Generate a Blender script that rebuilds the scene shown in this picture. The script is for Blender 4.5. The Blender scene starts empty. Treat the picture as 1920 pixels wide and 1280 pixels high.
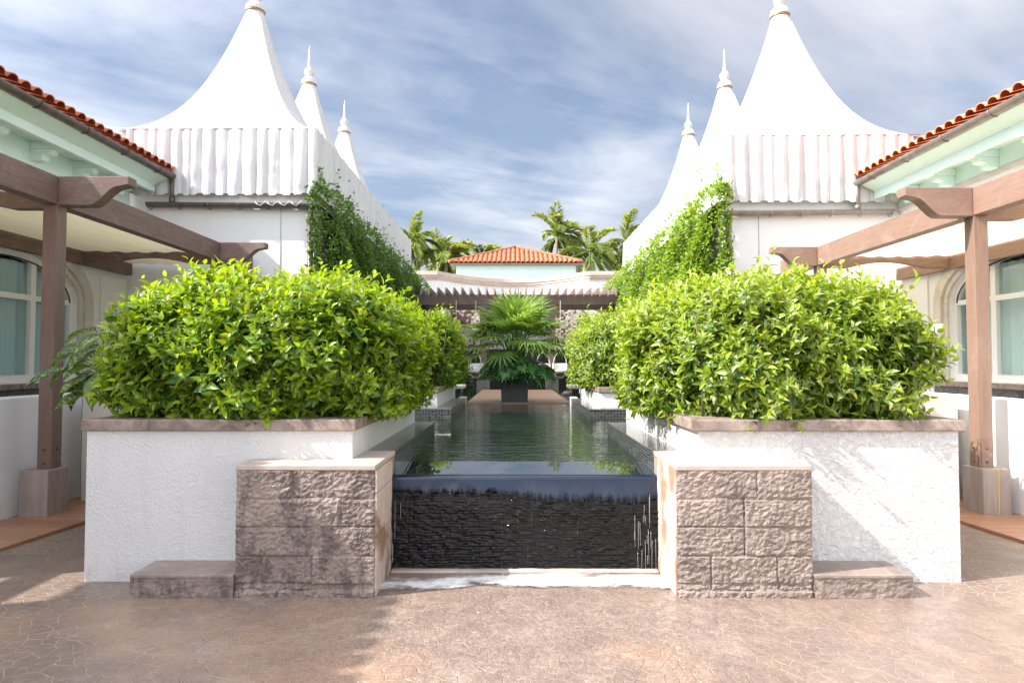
import bpy, bmesh, math, random
import numpy as np
from mathutils import Vector, noise, Matrix
random.seed(7); RNG = np.random.default_rng(11)
R = math.radians
scn = bpy.context.scene
COL = scn.collection
# ------------------------------------------------------------------ object helpers
def tag(o, label=None, cat=None, group=None, kind=None):
    if label: o['label'] = label
    if cat: o['category'] = cat
    if group: o['group'] = group
    if kind: o['kind'] = kind
    return o
def empty(name, loc=(0,0,0), label=None, cat=None, group=None):
    o = bpy.data.objects.new(name, None); COL.objects.link(o); o.location = loc
    o.empty_display_size = .2
    return tag(o, label, cat, group)
def wloc(o):
    v = Vector((0,0,0))
    while o is not None: v += o.location; o = o.parent
    return v
def box_uv(me):
    uv = me.uv_layers.new(name='UVMap')
    vs = me.vertices
    for p in me.polygons:
        n = p.normal; ax = max(range(3), key=lambda i: abs(n[i]))
        for li in p.loop_indices:
            c = vs[me.loops[li].vertex_index].co
            uv.data[li].uv = ((c.y, c.z), (c.x, c.z), (c.x, c.y))[ax]
class MB:
    """collects shapes in world coordinates and links them as ONE mesh object"""
    def __init__(s): s.v=[]; s.f=[]; s.smooth=[]
    def add(s, v, f, smooth=False):
        b=len(s.v); s.v += [tuple(p) for p in v]; s.f += [tuple(i+b for i in q) for q in f]; s.smooth += [smooth]*len(f); return s
    def box(s, x0,x1,y0,y1,z0,z1):
        return s.add([(x0,y0,z0),(x1,y0,z0),(x1,y1,z0),(x0,y1,z0),(x0,y0,z1),(x1,y0,z1),(x1,y1,z1),(x0,y1,z1)],
              [(0,3,2,1),(4,5,6,7),(0,1,5,4),(1,2,6,5),(2,3,7,6),(3,0,4,7)])
    def prism(s, poly, axis, a, b):
        """poly: 2D outline in the plane across axis ('x': (y,z), 'y': (x,z), 'z': (x,y)), extruded a..b"""
        def P(q,t): return {'x':(t,q[0],q[1]),'y':(q[0],t,q[1]),'z':(q[0],q[1],t)}[axis]
        n=len(poly); v=[P(q,a) for q in poly]+[P(q,b) for q in poly]
        f=[tuple(range(n)),tuple(range(2*n-1,n-1,-1))]+[(i,i+n,(i+1)%n+n,(i+1)%n) for i in range(n)]
        return s.add(v,f)
    def tube(s, path, r, seg=10, cap=True):
        path=[Vector(p) for p in path]; n=len(path)
        rr = r if hasattr(r,'__len__') else [r]*n
        v=[]; f=[]; u=None
        for i,p in enumerate(path):
            t=(path[min(i+1,n-1)]-path[max(i-1,0)]).normalized()
            if u is None: u=t.orthogonal().normalized()
            u=(u-t*u.dot(t)).normalized(); w=t.cross(u)
            for k in range(seg):
                a=2*math.pi*k/seg; v.append(p+(u*math.cos(a)+w*math.sin(a))*rr[i])
        for i in range(n-1):
            for k in range(seg):
                k2=(k+1)%seg; f.append((i*seg+k,i*seg+k2,(i+1)*seg+k2,(i+1)*seg+k))
        if cap: f.append(tuple(range(seg-1,-1,-1))); f.append(tuple((n-1)*seg+k for k in range(seg)))
        return s.add(v,f,True)
    def lathe(s, cx,cy, prof, seg=24):
        v=[]; f=[]; n=len(prof)
        for r,z in prof:
            for k in range(seg):
                a=2*math.pi*k/seg; v.append((cx+r*math.cos(a),cy+r*math.sin(a),z))
        for i in range(n-1):
            for k in range(seg):
                k2=(k+1)%seg; f.append((i*seg+k,i*seg+k2,(i+1)*seg+k2,(i+1)*seg+k))
        return s.add(v,f,True)
    def grid(s, fn, nu, nv, smooth=True, flip=False):
        v=[fn(i/nu,j/nv) for j in range(nv+1) for i in range(nu+1)]
        f=[]
        for j in range(nv):
            for i in range(nu):
                a=j*(nu+1)+i; q=(a,a+1,a+nu+2,a+nu+1); f.append(q[::-1] if flip else q)
        return s.add(v,f,smooth)
    def build(s, name, mat, parent=None, bevel=0, rnd=False, fix=True, solid=0):
        me=bpy.data.meshes.new(name); off=wloc(parent) if parent else Vector((0,0,0))
        me.from_pydata([Vector(p)-off for p in s.v],[],s.f)
        me.polygons.foreach_set('use_smooth', s.smooth)
        me.update()
        if fix:
            bm=bmesh.new(); bm.from_mesh(me); bmesh.ops.recalc_face_normals(bm, faces=bm.faces); bm.to_mesh(me); bm.free()
        box_uv(me)
        o=bpy.data.objects.new(name, me); COL.objects.link(o); o.parent=parent
        me.materials.append(mat)
        if solid:
            m=o.modifiers.new('s','SOLIDIFY'); m.thickness=solid; m.offset=0
        if bevel:
            m=o.modifiers.new('b','BEVEL'); m.width=bevel; m.segments=2; m.limit_method='ANGLE'; m.angle_limit=R(40)
        return o
def fbm(x,y,z,o=4):
    return noise.fractal(Vector((x,y,z)), 1.0, 2.1, o)
# ------------------------------------------------------------------ numpy leaf cards (real small blades, one by one)
T_LEAF=(np.array([(0,0,0),(-.46,.3,.10),(0,.28,.0),(.46,.3,.10),(-.36,.64,.02),(0,.62,-.07),(.36,.64,.02),(0,1,-.26)],float),
        [(0,2,1),(0,3,2),(1,2,5,4),(2,3,6,5),(4,5,7),(5,6,7)])
T_SMALL=(np.array([(0,0,0),(-.5,.45,.12),(.5,.45,.12),(0,1,-.1)],float),[(0,3,1),(0,2,3)])
T_TWIG=(np.array([(-.5,0,0),(.5,0,0),(0,1,0)],float),[(0,1,2)])
def _t_big():
    v=[];f=[];rows=[(0,.03),(.12,.30),(.3,.47),(.5,.48),(.7,.36),(.87,.17),(1,.0)]
    for t,w in rows:
        for u in (-1,-.5,0,.5,1): v.append((u*w,t,abs(u)*.10-.42*t*t))
    for i in range(len(rows)-1):
        for k in range(4): a=i*5+k; f.append((a,a+1,a+6,a+5))
    return np.array(v,float),f
T_BIG=_t_big()
def _t_mon():
    v=[];f=[]
    rim=[]
    N=13
    for sgn in (-1,1):
        pts=[]
        for i in range(N):
            a=i/(N-1); ang=R(160)*(1-a)+R(0)*a
            rad=.62*(1+.10*math.cos(2*ang))
            if i%2==1 and 1<i<N-1: rad*=.55
            pts.append((sgn*rad*math.sin(ang)*.95,.38+rad*math.cos(ang)))
        rim.append(pts)
    v.append((0,.0,0)); v.append((0,.35,-.02)); v.append((0,.7,-.08)); v.append((0,1.0,-.2))
    for pts in rim:
        b=len(v)
        for x,y in pts: v.append((x,y,-.25*x*x-.15*y*y+.03))
        for i in range(N-1):
            c=1 if i<N//2 else 2
            f.append((c,b+i,b+i+1) if pts is rim[0] else (c,b+i+1,b+i))
        f.append((1,b+N//2,2) if pts is rim[0] else (1,2,b+N//2))
    return np.array(v,float),f
T_MON=_t_mon()
def norm(a): return a/np.maximum(np.linalg.norm(a,axis=-1,keepdims=True),1e-9)
def leaves(name, P, D, N, L, W, tmpl, mat, parent=None, age_shade=None, fold=None):
    P=np.asarray(P,float); n=len(P); D=norm(np.asarray(D,float)); N=np.asarray(N,float)
    N=norm(N-D*(N*D).sum(1,keepdims=True)); S=np.cross(D,N)
    L=np.broadcast_to(L,(n,)).reshape(n,1,1); W=np.broadcast_to(W,(n,)).reshape(n,1,1)
    tv,tf=tmpl; k=len(tv)
    V=P[:,None,:]+D[:,None,:]*tv[None,:,1:2]*L+S[:,None,:]*tv[None,:,0:1]*W+N[:,None,:]*tv[None,:,2:3]*L
    V=V.reshape(-1,3)
    off=np.array(wloc(parent)) if parent else np.zeros(3)
    V=V-off
    lens=np.array([len(f) for f in tf]); flat=np.concatenate([np.array(f) for f in tf])
    loops=(flat[None,:]+(np.arange(n)*k)[:,None]).ravel()
    tot=np.tile(lens,n); st=np.concatenate([[0],np.cumsum(tot)[:-1]])
    me=bpy.data.meshes.new(name); me.vertices.add(len(V)); me.vertices.foreach_set('co',V.ravel())
    me.loops.add(len(loops)); me.loops.foreach_set('vertex_index',loops.astype(np.int32))
    me.polygons.add(len(tot)); me.polygons.foreach_set('loop_start',st.astype(np.int32))
    try: me.polygons.foreach_set('loop_total',tot.astype(np.int32))
    except Exception: pass
    me.polygons.foreach_set('use_smooth',np.ones(len(tot),bool))
    me.update(calc_edges=True)
    c=np.zeros((n,k,4),np.float32); c[:,:,0]=RNG.random(n)[:,None]
    c[:,:,1]=(age_shade if age_shade is not None else RNG.random(n))[:,None]
    c[:,:,2]=tv[None,:,0]*.9+.5; c[:,:,3]=tv[None,:,1]
    at=me.color_attributes.new('leaf','FLOAT_COLOR','POINT'); at.data.foreach_set('color',c.ravel())
    me.materials.append(mat)
    o=bpy.data.objects.new(name,me); COL.objects.link(o); o.parent=parent
    return o
# ------------------------------------------------------------------ materials
def newmat(name):
    m=bpy.data.materials.new(name); m.use_nodes=True; nt=m.node_tree; nt.nodes.clear()
    out=nt.nodes.new('ShaderNodeOutputMaterial'); return m,nt,out
class NT:
    def __init__(s,nt): s.nt=nt
    def n(s,t,**kw):
        nd=s.nt.nodes.new(t)
        ins=kw.pop('i',{})
        for k,v in kw.items(): setattr(nd,k,v)
        for k,v in ins.items(): s.set(nd,k,v)
        return nd
    def set(s,nd,k,v):
        if isinstance(v,bpy.types.NodeSocket): s.nt.links.new(v,nd.inputs[k])
        elif isinstance(v,bpy.types.Node): s.nt.links.new(v.outputs[0],nd.inputs[k])
        else: nd.inputs[k].default_value=v
    def ramp(s,fac,stops,interp='LINEAR'):
        r=s.n('ShaderNodeValToRGB'); r.color_ramp.interpolation=interp
        e=r.color_ramp.elements
        while len(e)<len(stops): e.new(.5)
        for el,(p,c) in zip(e,stops): el.position=p; el.color=(*c,1) if len(c)==3 else c
        s.set(r,0,fac); return r.outputs[0]
    def mix(s,f,a,b,mode='MIX'):
        m=s.n('ShaderNodeMix',data_type='RGBA',blend_type=mode)
        s.set(m,0,f)
        for k,v in ((6,a),(7,b)):
            if isinstance(v,(tuple,list)) and len(v)==3: v=(*v,1)
            s.set(m,k,v)
        return m.outputs[2]
    def math(s,op,a,b=0.,c=None):
        m=s.n('ShaderNodeMath',operation=op); s.set(m,0,a); s.set(m,1,b)
        if c is not None: s.set(m,2,c)
        return m.outputs[0]
    def noise(s,scale,detail=4,rough=.55,vec=None,dist=0):
        n_=s.n('ShaderNodeTexNoise'); s.set(n_,'Scale',scale); s.set(n_,'Detail',detail); s.set(n_,'Roughness',rough); s.set(n_,'Distortion',dist)
        if vec is not None: s.set(n_,'Vector',vec)
        return n_.outputs[0]
    def obj(s): return s.n('ShaderNodeTexCoord').outputs['Object']
    def uv(s): return s.n('ShaderNodeTexCoord').outputs['UV']
    def mapping(s,vec,scale=(1,1,1),rot=(0,0,0),loc=(0,0,0)):
        m=s.n('ShaderNodeMapping'); s.set(m,0,vec); m.inputs['Scale'].default_value=scale; m.inputs['Rotation'].default_value=rot; m.inputs['Location'].default_value=loc; return m.outputs[0]
    def bump(s,h,strength=.5,dist=.01,normal=None):
        b=s.n('ShaderNodeBump'); s.set(b,'Height',h); b.inputs['Strength'].default_value=strength; b.inputs['Distance'].default_value=dist
        if normal is not None: s.set(b,'Normal',normal)
        return b.outputs[0]
def pbr(name,color,rough=.6,bump=None,spec=.5,metal=0,fn=None,coat=0):
    """colour may be a tuple or a function of the node helper"""
    m,nt,out=newmat(name); t=NT(nt); b=t.n('ShaderNodeBsdfPrincipled')
    c=color(t) if callable(color) else (*color,1)
    t.set(b,'Base Color',c)
    t.set(b,'Roughness',rough(t) if callable(rough) else rough); b.inputs['Specular IOR Level'].default_value=spec; b.inputs['Metallic'].default_value=metal
    if coat: b.inputs['Coat Weight'].default_value=coat; b.inputs['Coat Roughness'].default_value=.1
    if bump: t.set(b,'Normal',bump(t))
    if fn: fn(t,b)
    nt.links.new(b.outputs[0],out.inputs[0]); return m
def varied(c1,c2,scale=3,detail=5,lo=.35,hi=.65,vec=None):
    return lambda t: t.ramp(t.noise(scale,detail,.6,t.mapping(t.obj(),vec) if vec else t.obj()),[(lo,c1),(hi,c2)])
def nbump(scale,strength,dist=.01,detail=5,vec=None,rough=.6):
    return lambda t: t.bump(t.noise(scale,detail,rough,t.mapping(t.obj(),vec) if vec else t.obj()),strength,dist)
M={}
M['white']=pbr('white_plaster',varied((.79,.795,.80),(.86,.855,.845),1.3,6),.75,nbump(60,.25,.004))
def stucco_bump(t):
    a=t.noise(21,6,.62,t.obj(),.9); b=t.noise(95,3,.5,t.obj())
    r=t.ramp(a,[(.38,(0,0,0)),(.62,(1,1,1))])
    h=t.math('ADD',r,t.math('MULTIPLY',b,.35))
    return t.bump(h,.85,.012)
def stucco_col(t):
    base=t.ramp(t.noise(1.1,6,.65,t.obj()),[(.3,(.68,.685,.695)),(.65,(.76,.755,.745))])
    z=t.n('ShaderNodeSeparateXYZ'); t.set(z,0,t.obj())
    s=t.noise(2.5,5,.7,t.mapping(t.obj(),(4,4,.9)))
    dirt=t.math('MULTIPLY',t.ramp(s,[(.5,(0,0,0)),(.75,(1,1,1))]),t.ramp(z.outputs[2],[(0,(1,1,1)),(.22,(.16,.16,.16))]))
    return t.mix(t.math('MULTIPLY',dirt,.8),base,(.46,.41,.35))
M['stucco_fine']=pbr('fine_white_stucco',stucco_col,.8,lambda t:t.bump(t.math('ADD',t.noise(55,5,.6,t.obj(),.5),t.math('MULTIPLY',t.noise(17,5,.65,t.obj(),.5),.8)),.95,.011))
M['stucco']=pbr('rough_white_stucco',stucco_col,.8,stucco_bump)
def stone_col(dark=1.0,warm=0):
    def f(t):
        a=t.noise(2.2,7,.65,t.obj(),.5); c=t.ramp(a,[(.25,(.15,.122,.108)),(.45,(.265,.212,.185)),(.6,(.34,.275,.238)),(.78,(.41,.305,.25))])
        s=t.noise(3.2,5,.75,t.mapping(t.obj(),(1.6,1.6,.8),loc=(3,1,5)))
        c=t.mix(t.math('MULTIPLY',t.ramp(s,[(.47,(0,0,0)),(.56,(1,1,1))]),min(1,.68*dark)),c,(.13,.10,.095))
        w=t.noise(18,5,.7,t.obj()); 
        c=t.mix(t.math('MULTIPLY',t.ramp(w,[(.55,(0,0,0)),(.75,(1,1,1))]),.4),c,(.60,.53,.48))
        return c
    return f
M['pier_dark']=pbr('weathered_stone_stained',stone_col(1.2),.85,nbump(45,.8,.012,6))
M['pier']=pbr('weathered_stone',stone_col(.35),.85,nbump(45,.8,.012,6))
def cop_col(t):
    b=t.n('ShaderNodeTexBrick',offset=.5,squash=1); t.set(b,'Vector',t.uv()); t.set(b,'Scale',1.0)
    for k,v in (('Mortar Size',.004),('Brick Width',.62),('Row Height',.60)): b.inputs[k].default_value=v
    b.inputs['Color1'].default_value=(.22,.165,.14,1); b.inputs['Color2'].default_value=(.38,.295,.25,1); b.inputs['Mortar'].default_value=(.12,.10,.09,1)
    n_=t.noise(5,7,.7,t.obj(),1.2)
    return t.mix(.6,b.outputs[0],t.ramp(n_,[(.38,(.085,.065,.055)),(.48,(.23,.175,.15)),(.62,(.44,.36,.31))]))
M['coping']=pbr('brown_stone_coping',cop_col,.6,nbump(70,.35,.006))
M['slab']=pbr('pale_pink_stone',varied((.40,.325,.275),(.57,.48,.42),3.5,6,.3,.7),.55,nbump(40,.25,.005))
M['slabside']=pbr('brown_stone_slab',lambda t:t.mix(t.ramp(t.noise(2.3,6,.6,t.mapping(t.obj(),(1,1,.9),loc=(0,3,.6)),.5),[(.44,(0,0,0)),(.52,(1,1,1))]),(.29,.185,.125),(.55,.46,.40)),.5,nbump(40,.3,.006))
def mosaic(cA,cB,cM,w=.024,h=.024,ms=.0022,gloss=.12,nm='mosaic',off=0):
    def cf(t):
        b=t.n('ShaderNodeTexBrick',offset=off,squash=1,offset_frequency=2); t.set(b,'Vector',t.uv()); b.inputs['Scale'].default_value=1
        for k,v in (('Mortar Size',ms),('Brick Width',w),('Row Height',h),('Bias',-.2)): b.inputs[k].default_value=v
        b.inputs['Color1'].default_value=(*cA,1); b.inputs['Color2'].default_value=(*cB,1); b.inputs['Mortar'].default_value=(*cM,1)
        t.b=b; return b.outputs[0]
    return pbr(nm,cf,gloss,lambda t:t.bump(t.math('SUBTRACT',1.,t.b.outputs[1]),.6,.003))
M['mosaic']=mosaic((.012,.013,.015),(.09,.10,.105),(.20,.20,.20),nm='black_glass_mosaic',w=.05,h=.025)
M['mint']=pbr('mint_paint',varied((.70,.91,.88),(.75,.93,.905),2,4),.55,nbump(50,.1,.003))
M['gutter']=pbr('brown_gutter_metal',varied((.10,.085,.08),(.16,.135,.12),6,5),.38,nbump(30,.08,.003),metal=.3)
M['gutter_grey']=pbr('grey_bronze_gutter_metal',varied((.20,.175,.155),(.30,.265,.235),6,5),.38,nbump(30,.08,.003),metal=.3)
def terra(t):
    a=t.n('ShaderNodeAttribute',attribute_name='rnd').outputs['Fac']
    n_=t.noise(7,5,.7,t.obj())
    return t.mix(.4,t.ramp(a,[(0,(.50,.13,.05)),(.5,(.66,.21,.075)),(1,(.76,.31,.13))]),t.ramp(n_,[(.3,(.36,.09,.05)),(.7,(.70,.30,.17))]))
M['terracotta']=pbr('terracotta_tile',terra,.6,nbump(30,.2,.004))
def fabric(t,b): 
    b.inputs['Subsurface Weight'].default_value=0
M['tent']=pbr('white_tent_membrane',varied((.57,.57,.58),(.64,.64,.635),.7,4),.5,lambda t:t.bump(t.math('ADD',t.noise(1.6,3,.5,t.obj()),t.math('MULTIPLY',t.noise(5,3,.5,t.mapping(t.obj(),(1,1,.25))),.3)),.5,.05))
M['valance']=pbr('white_pvc_curtain',varied((.60,.605,.62),(.70,.695,.695),2.2,5,vec=(1,1,.4)),.32,nbump(7,.35,.02,4,(1,1,.3)))
M['ringmetal']=pbr('brass_ring',(.42,.27,.12),.4,metal=.6)
def timber(c1,c2,c3,vec=(9,9,.9)):
    def f(t):
        n_=t.noise(3.0,7,.65,t.mapping(t.obj(),vec),1.5); w=t.noise(2.2,6,.7,t.obj(),.8)
        c=t.ramp(n_,[(.25,c1),(.6,c2)]); return t.mix(t.math('MULTIPLY',t.ramp(w,[(.52,(0,0,0)),(.7,(1,1,1))]),.65),c,c3)
    return f
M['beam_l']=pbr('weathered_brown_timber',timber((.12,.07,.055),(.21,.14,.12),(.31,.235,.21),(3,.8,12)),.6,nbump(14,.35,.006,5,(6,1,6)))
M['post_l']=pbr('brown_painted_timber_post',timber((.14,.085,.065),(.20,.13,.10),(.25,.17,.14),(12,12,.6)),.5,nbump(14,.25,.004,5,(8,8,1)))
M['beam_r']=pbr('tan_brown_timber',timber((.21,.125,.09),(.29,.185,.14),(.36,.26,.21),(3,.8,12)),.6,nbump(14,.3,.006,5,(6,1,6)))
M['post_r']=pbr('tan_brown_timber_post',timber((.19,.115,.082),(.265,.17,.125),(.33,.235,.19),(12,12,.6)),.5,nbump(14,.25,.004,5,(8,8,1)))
M['base']=pbr('grey_brown_stone_base',varied((.28,.225,.20),(.38,.315,.285),3,6,vec=(5,5,.8)),.6,nbump(60,.2,.004))
def canopy_mat(nm,c):
    m,nt,out=newmat(nm); t=NT(nt); col=t.mix(t.noise(2.5,5,.6,t.mapping(t.obj(),(1,.4,1))),c,tuple(x*.8 for x in c))
    d=t.n('ShaderNodeBsdfDiffuse',i={'Color':col}); tr=t.n('ShaderNodeBsdfTranslucent',i={'Color':col})
    mx=t.n('ShaderNodeMixShader',i={0:.65,1:d,2:tr}); nt.links.new(mx.outputs[0],out.inputs[0]); return m
M['canopy_l']=canopy_mat('cream_yellow_canvas',(.86,.74,.47)); M['canopy_r']=canopy_mat('cream_canvas',(.92,.82,.62))
M['frame']=pbr('white_window_frame',(.80,.81,.82),.35); M['gasket']=pbr('black_gasket',(.02,.02,.025),.5)
M['surround']=pbr('beige_carved_stone',varied((.56,.52,.46),(.68,.64,.58),4,6),.7,nbump(50,.2,.004))
M['curtain']=pbr('pale_curtain',(.82,.88,.86),.8); M['curtain_blue']=pbr('pale_blue_curtain',(.74,.83,.85),.8)
M['room']=pbr('dim_room',(.30,.42,.43),.9)
def glassmat():
    m,nt,out=newmat('window_glass'); t=NT(nt)
    lw=t.n('ShaderNodeLayerWeight'); lw.inputs['Blend'].default_value=.5
    tr=t.n('ShaderNodeBsdfTransparent',i={'Color':(.86,.94,.94,1)}); g=t.n('ShaderNodeBsdfGlossy',i={'Roughness':.01})
    f=t.math('ADD',t.math('MULTIPLY',t.math('POWER',lw.outputs['Facing'],4.0),.6),.07); mx=t.n('ShaderNodeMixShader',i={0:f,1:tr,2:g}); nt.links.new(mx.outputs[0],out.inputs[0]); return m
M['glass']=glassmat()
def deck_col(t):
    b=t.n('ShaderNodeTexBrick',offset=.37,squash=1); t.set(b,'Vector',t.uv()); b.inputs['Scale'].default_value=1
    for k,v in (('Mortar Size',.004),('Brick Width',2.4),('Row Height',.14)): b.inputs[k].default_value=v
    b.inputs['Color1'].default_value=(.34,.15,.075,1); b.inputs['Color2'].default_value=(.46,.24,.135,1); b.inputs['Mortar'].default_value=(.02,.015,.01,1)
    g=t.noise(4,6,.7,t.mapping(t.uv(),(1.2,14,1)),.8)
    t.b=b; return t.mix(.35,b.outputs[0],t.ramp(g,[(.3,(.25,.11,.055)),(.7,(.58,.33,.20))]))
M['deck']=pbr('red_brown_decking',deck_col,.35,lambda t:t.bump(t.math('SUBTRACT',1.,t.b.outputs[1]),.6,.006))
M['deck_f']=pbr('pale_brown_decking',lambda t:t.mix(.28,deck_col(t),(.62,.47,.36)),.4)
M['pot']=pbr('anthracite_pot',varied((.055,.057,.068),(.07,.072,.085),6,4),.5,nbump(80,.1,.002))
M['darkwood']=pbr('dark_brown_pergola_timber',timber((.15,.10,.085),(.21,.145,.125),(.30,.22,.20)),.55)
M['black']=pbr('black_recess',(.012,.012,.014),.4)
M['cap']=pbr('pink_beige_coping',varied((.56,.44,.36),(.66,.55,.47),2,5),.6,nbump(30,.15,.005))
M['rock']=pbr('grey_boulder',varied((.22,.21,.19),(.44,.42,.38),3,6),.8,nbump(10,.6,.03))
M['wicker']=pbr('white_wicker',(.78,.77,.75),.5,nbump(120,.5,.004)); M['cushion']=pbr('pale_cushion',(.42,.40,.38),.85)
M['soil']=pbr('dark_soil',varied((.03,.02,.015),(.07,.05,.035),20,5),.95,nbump(60,.6,.01))
M['beigebox']=pbr('cream_planter_plaster',varied((.66,.61,.52),(.74,.69,.61),2,5),.7)
M['bark']=pbr('palm_bark',varied((.16,.12,.09),(.30,.24,.18),9,5,vec=(1,1,5)),.9,nbump(14,.6,.02,4,(1,1,6)))
M['stem']=pbr('woody_stem',varied((.10,.075,.05),(.20,.15,.10),15,4),.85,nbump(60,.4,.004))
M['cord']=pbr('white_cord',(.7,.7,.68),.6); M['bolt']=pbr('rusty_bolt',(.16,.09,.06),.5,metal=.5); M['yellow']=pbr('yellow_tape',(.72,.50,.06),.5)
def shell_col(t):
    v=t.n('ShaderNodeTexVoronoi',feature='F1',distance='CHEBYCHEV'); t.set(v,'Vector',t.mapping(t.uv(),(10,13,1))); v.inputs['Scale'].default_value=1; v.inputs['Randomness'].default_value=.65
    s=t.n('ShaderNodeSeparateColor'); t.set(s,0,v.outputs['Color'])
    big=t.noise(1.6,2,.5,t.obj())
    a=t.math('ADD',s.outputs[0],t.math('MULTIPLY',t.math('SUBTRACT',big,.5),1.6))
    return t.ramp(a,[(.0,(.15,.085,.07)),(.38,(.26,.17,.145)),(.5,(.62,.52,.46)),(.8,(.86,.81,.75))],'CONSTANT')
M['shell']=pbr('brown_and_cream_stone_mosaic',shell_col,.5,nbump(14,.8,.03))
# water
def water_bump(t):
    a=t.noise(3.2,3,.5,t.mapping(t.obj(),(1,3.6,1)),.3); b=t.noise(11,2,.5,t.mapping(t.obj(),(1,2.6,1)))
    return t.bump(t.math('ADD',a,t.math('MULTIPLY',b,.16)),.32,.05)
M['water']=pbr('dark_pool_water',(.012,.024,.016),.012,water_bump,spec=1.0,fn=lambda t,b:t.set(b,'IOR',1.6))
M['ledgewater']=pbr('smooth_weir_water',(.02,.025,.03),.02,lambda t:t.bump(t.noise(3,2,.5,t.mapping(t.obj(),(1,.6,1))),.05,.02),spec=1.0)
def sheet_bump(t):
    s=t.n('ShaderNodeSeparateXYZ'); t.set(s,0,t.obj())
    peb=t.n('ShaderNodeTexVoronoi',feature='SMOOTH_F1'); t.set(peb,'Vector',t.mapping(t.obj(),(15,15,38))); peb.inputs['Scale'].default_value=1
    streak=t.noise(1,4,.6,t.mapping(t.obj(),(60,1,2.0)),.2)
    h=t.math('ADD',t.math('MULTIPLY',peb.outputs[0],-.5),t.math('MULTIPLY',streak,.30))
    return t.bump(h,.9,.03)
def sheet_col(t):
    st=t.noise(1,5,.65,t.mapping(t.obj(),(55,1,1.3)),.3)
    return t.ramp(st,[(.66,(.007,.006,.006)),(.78,(.13,.13,.135))])
M['cascade']=pbr('wet_black_pebble_wall',sheet_col,.04,sheet_bump,spec=.27)
def nappe_bump(t):
    streak=t.noise(1,4,.6,t.mapping(t.obj(),(38,1,2.5)),.3); return t.bump(streak,.25,.012)
M['nappe']=pbr('glassy_falling_water',(.012,.018,.034),.05,nappe_bump,spec=.55)
def nappe_mat():
    m=M['nappe']; nt=m.node_tree; t=NT(nt); b=[n for n in nt.nodes if n.type=='BSDF_PRINCIPLED'][0]; out=[n for n in nt.nodes if n.type=='OUTPUT_MATERIAL'][0]
    at=t.n('ShaderNodeAttribute',attribute_name='fall').outputs['Fac']; st=t.noise(1,5,.65,t.mapping(t.obj(),(46,1,2.2)),.3)
    al=t.ramp(t.math('ADD',at,t.math('MULTIPLY',t.math('SUBTRACT',st,.5),.9)),[(.12,(0,0,0)),(.55,(1,1,1))])
    b.inputs['Base Color'].default_value=(.010,.017,.036,1)
    tr=t.n('ShaderNodeBsdfTransparent'); mx=t.n('ShaderNodeMixShader',i={0:al,1:tr,2:b}); nt.links.new(mx.outputs[0],out.inputs[0])
nappe_mat()
def foam_mat():
    m,nt,out=newmat('white_foam'); t=NT(nt); b=t.n('ShaderNodeBsdfPrincipled',i={'Base Color':(.88,.88,.87,1),'Roughness':.45})
    a=t.noise(9,6,.7,t.mapping(t.obj(),(1,2.2,1)),1.0); t.set(b,'Normal',t.bump(t.noise(35,5,.7,t.obj()),.8,.012))
    at=t.n('ShaderNodeAttribute',attribute_name='edge').outputs['Fac']
    al=t.ramp(t.math('ADD',t.math('MULTIPLY',at,1.0),t.math('SUBTRACT',a,.5)),[(.35,(0,0,0)),(.85,(.95,.95,.95))])
    tr=t.n('ShaderNodeBsdfTransparent'); mx=t.n('ShaderNodeMixShader',i={0:al,1:tr,2:b}); nt.links.new(mx.outputs[0],out.inputs[0]); return m
M['foam']=foam_mat()
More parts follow.
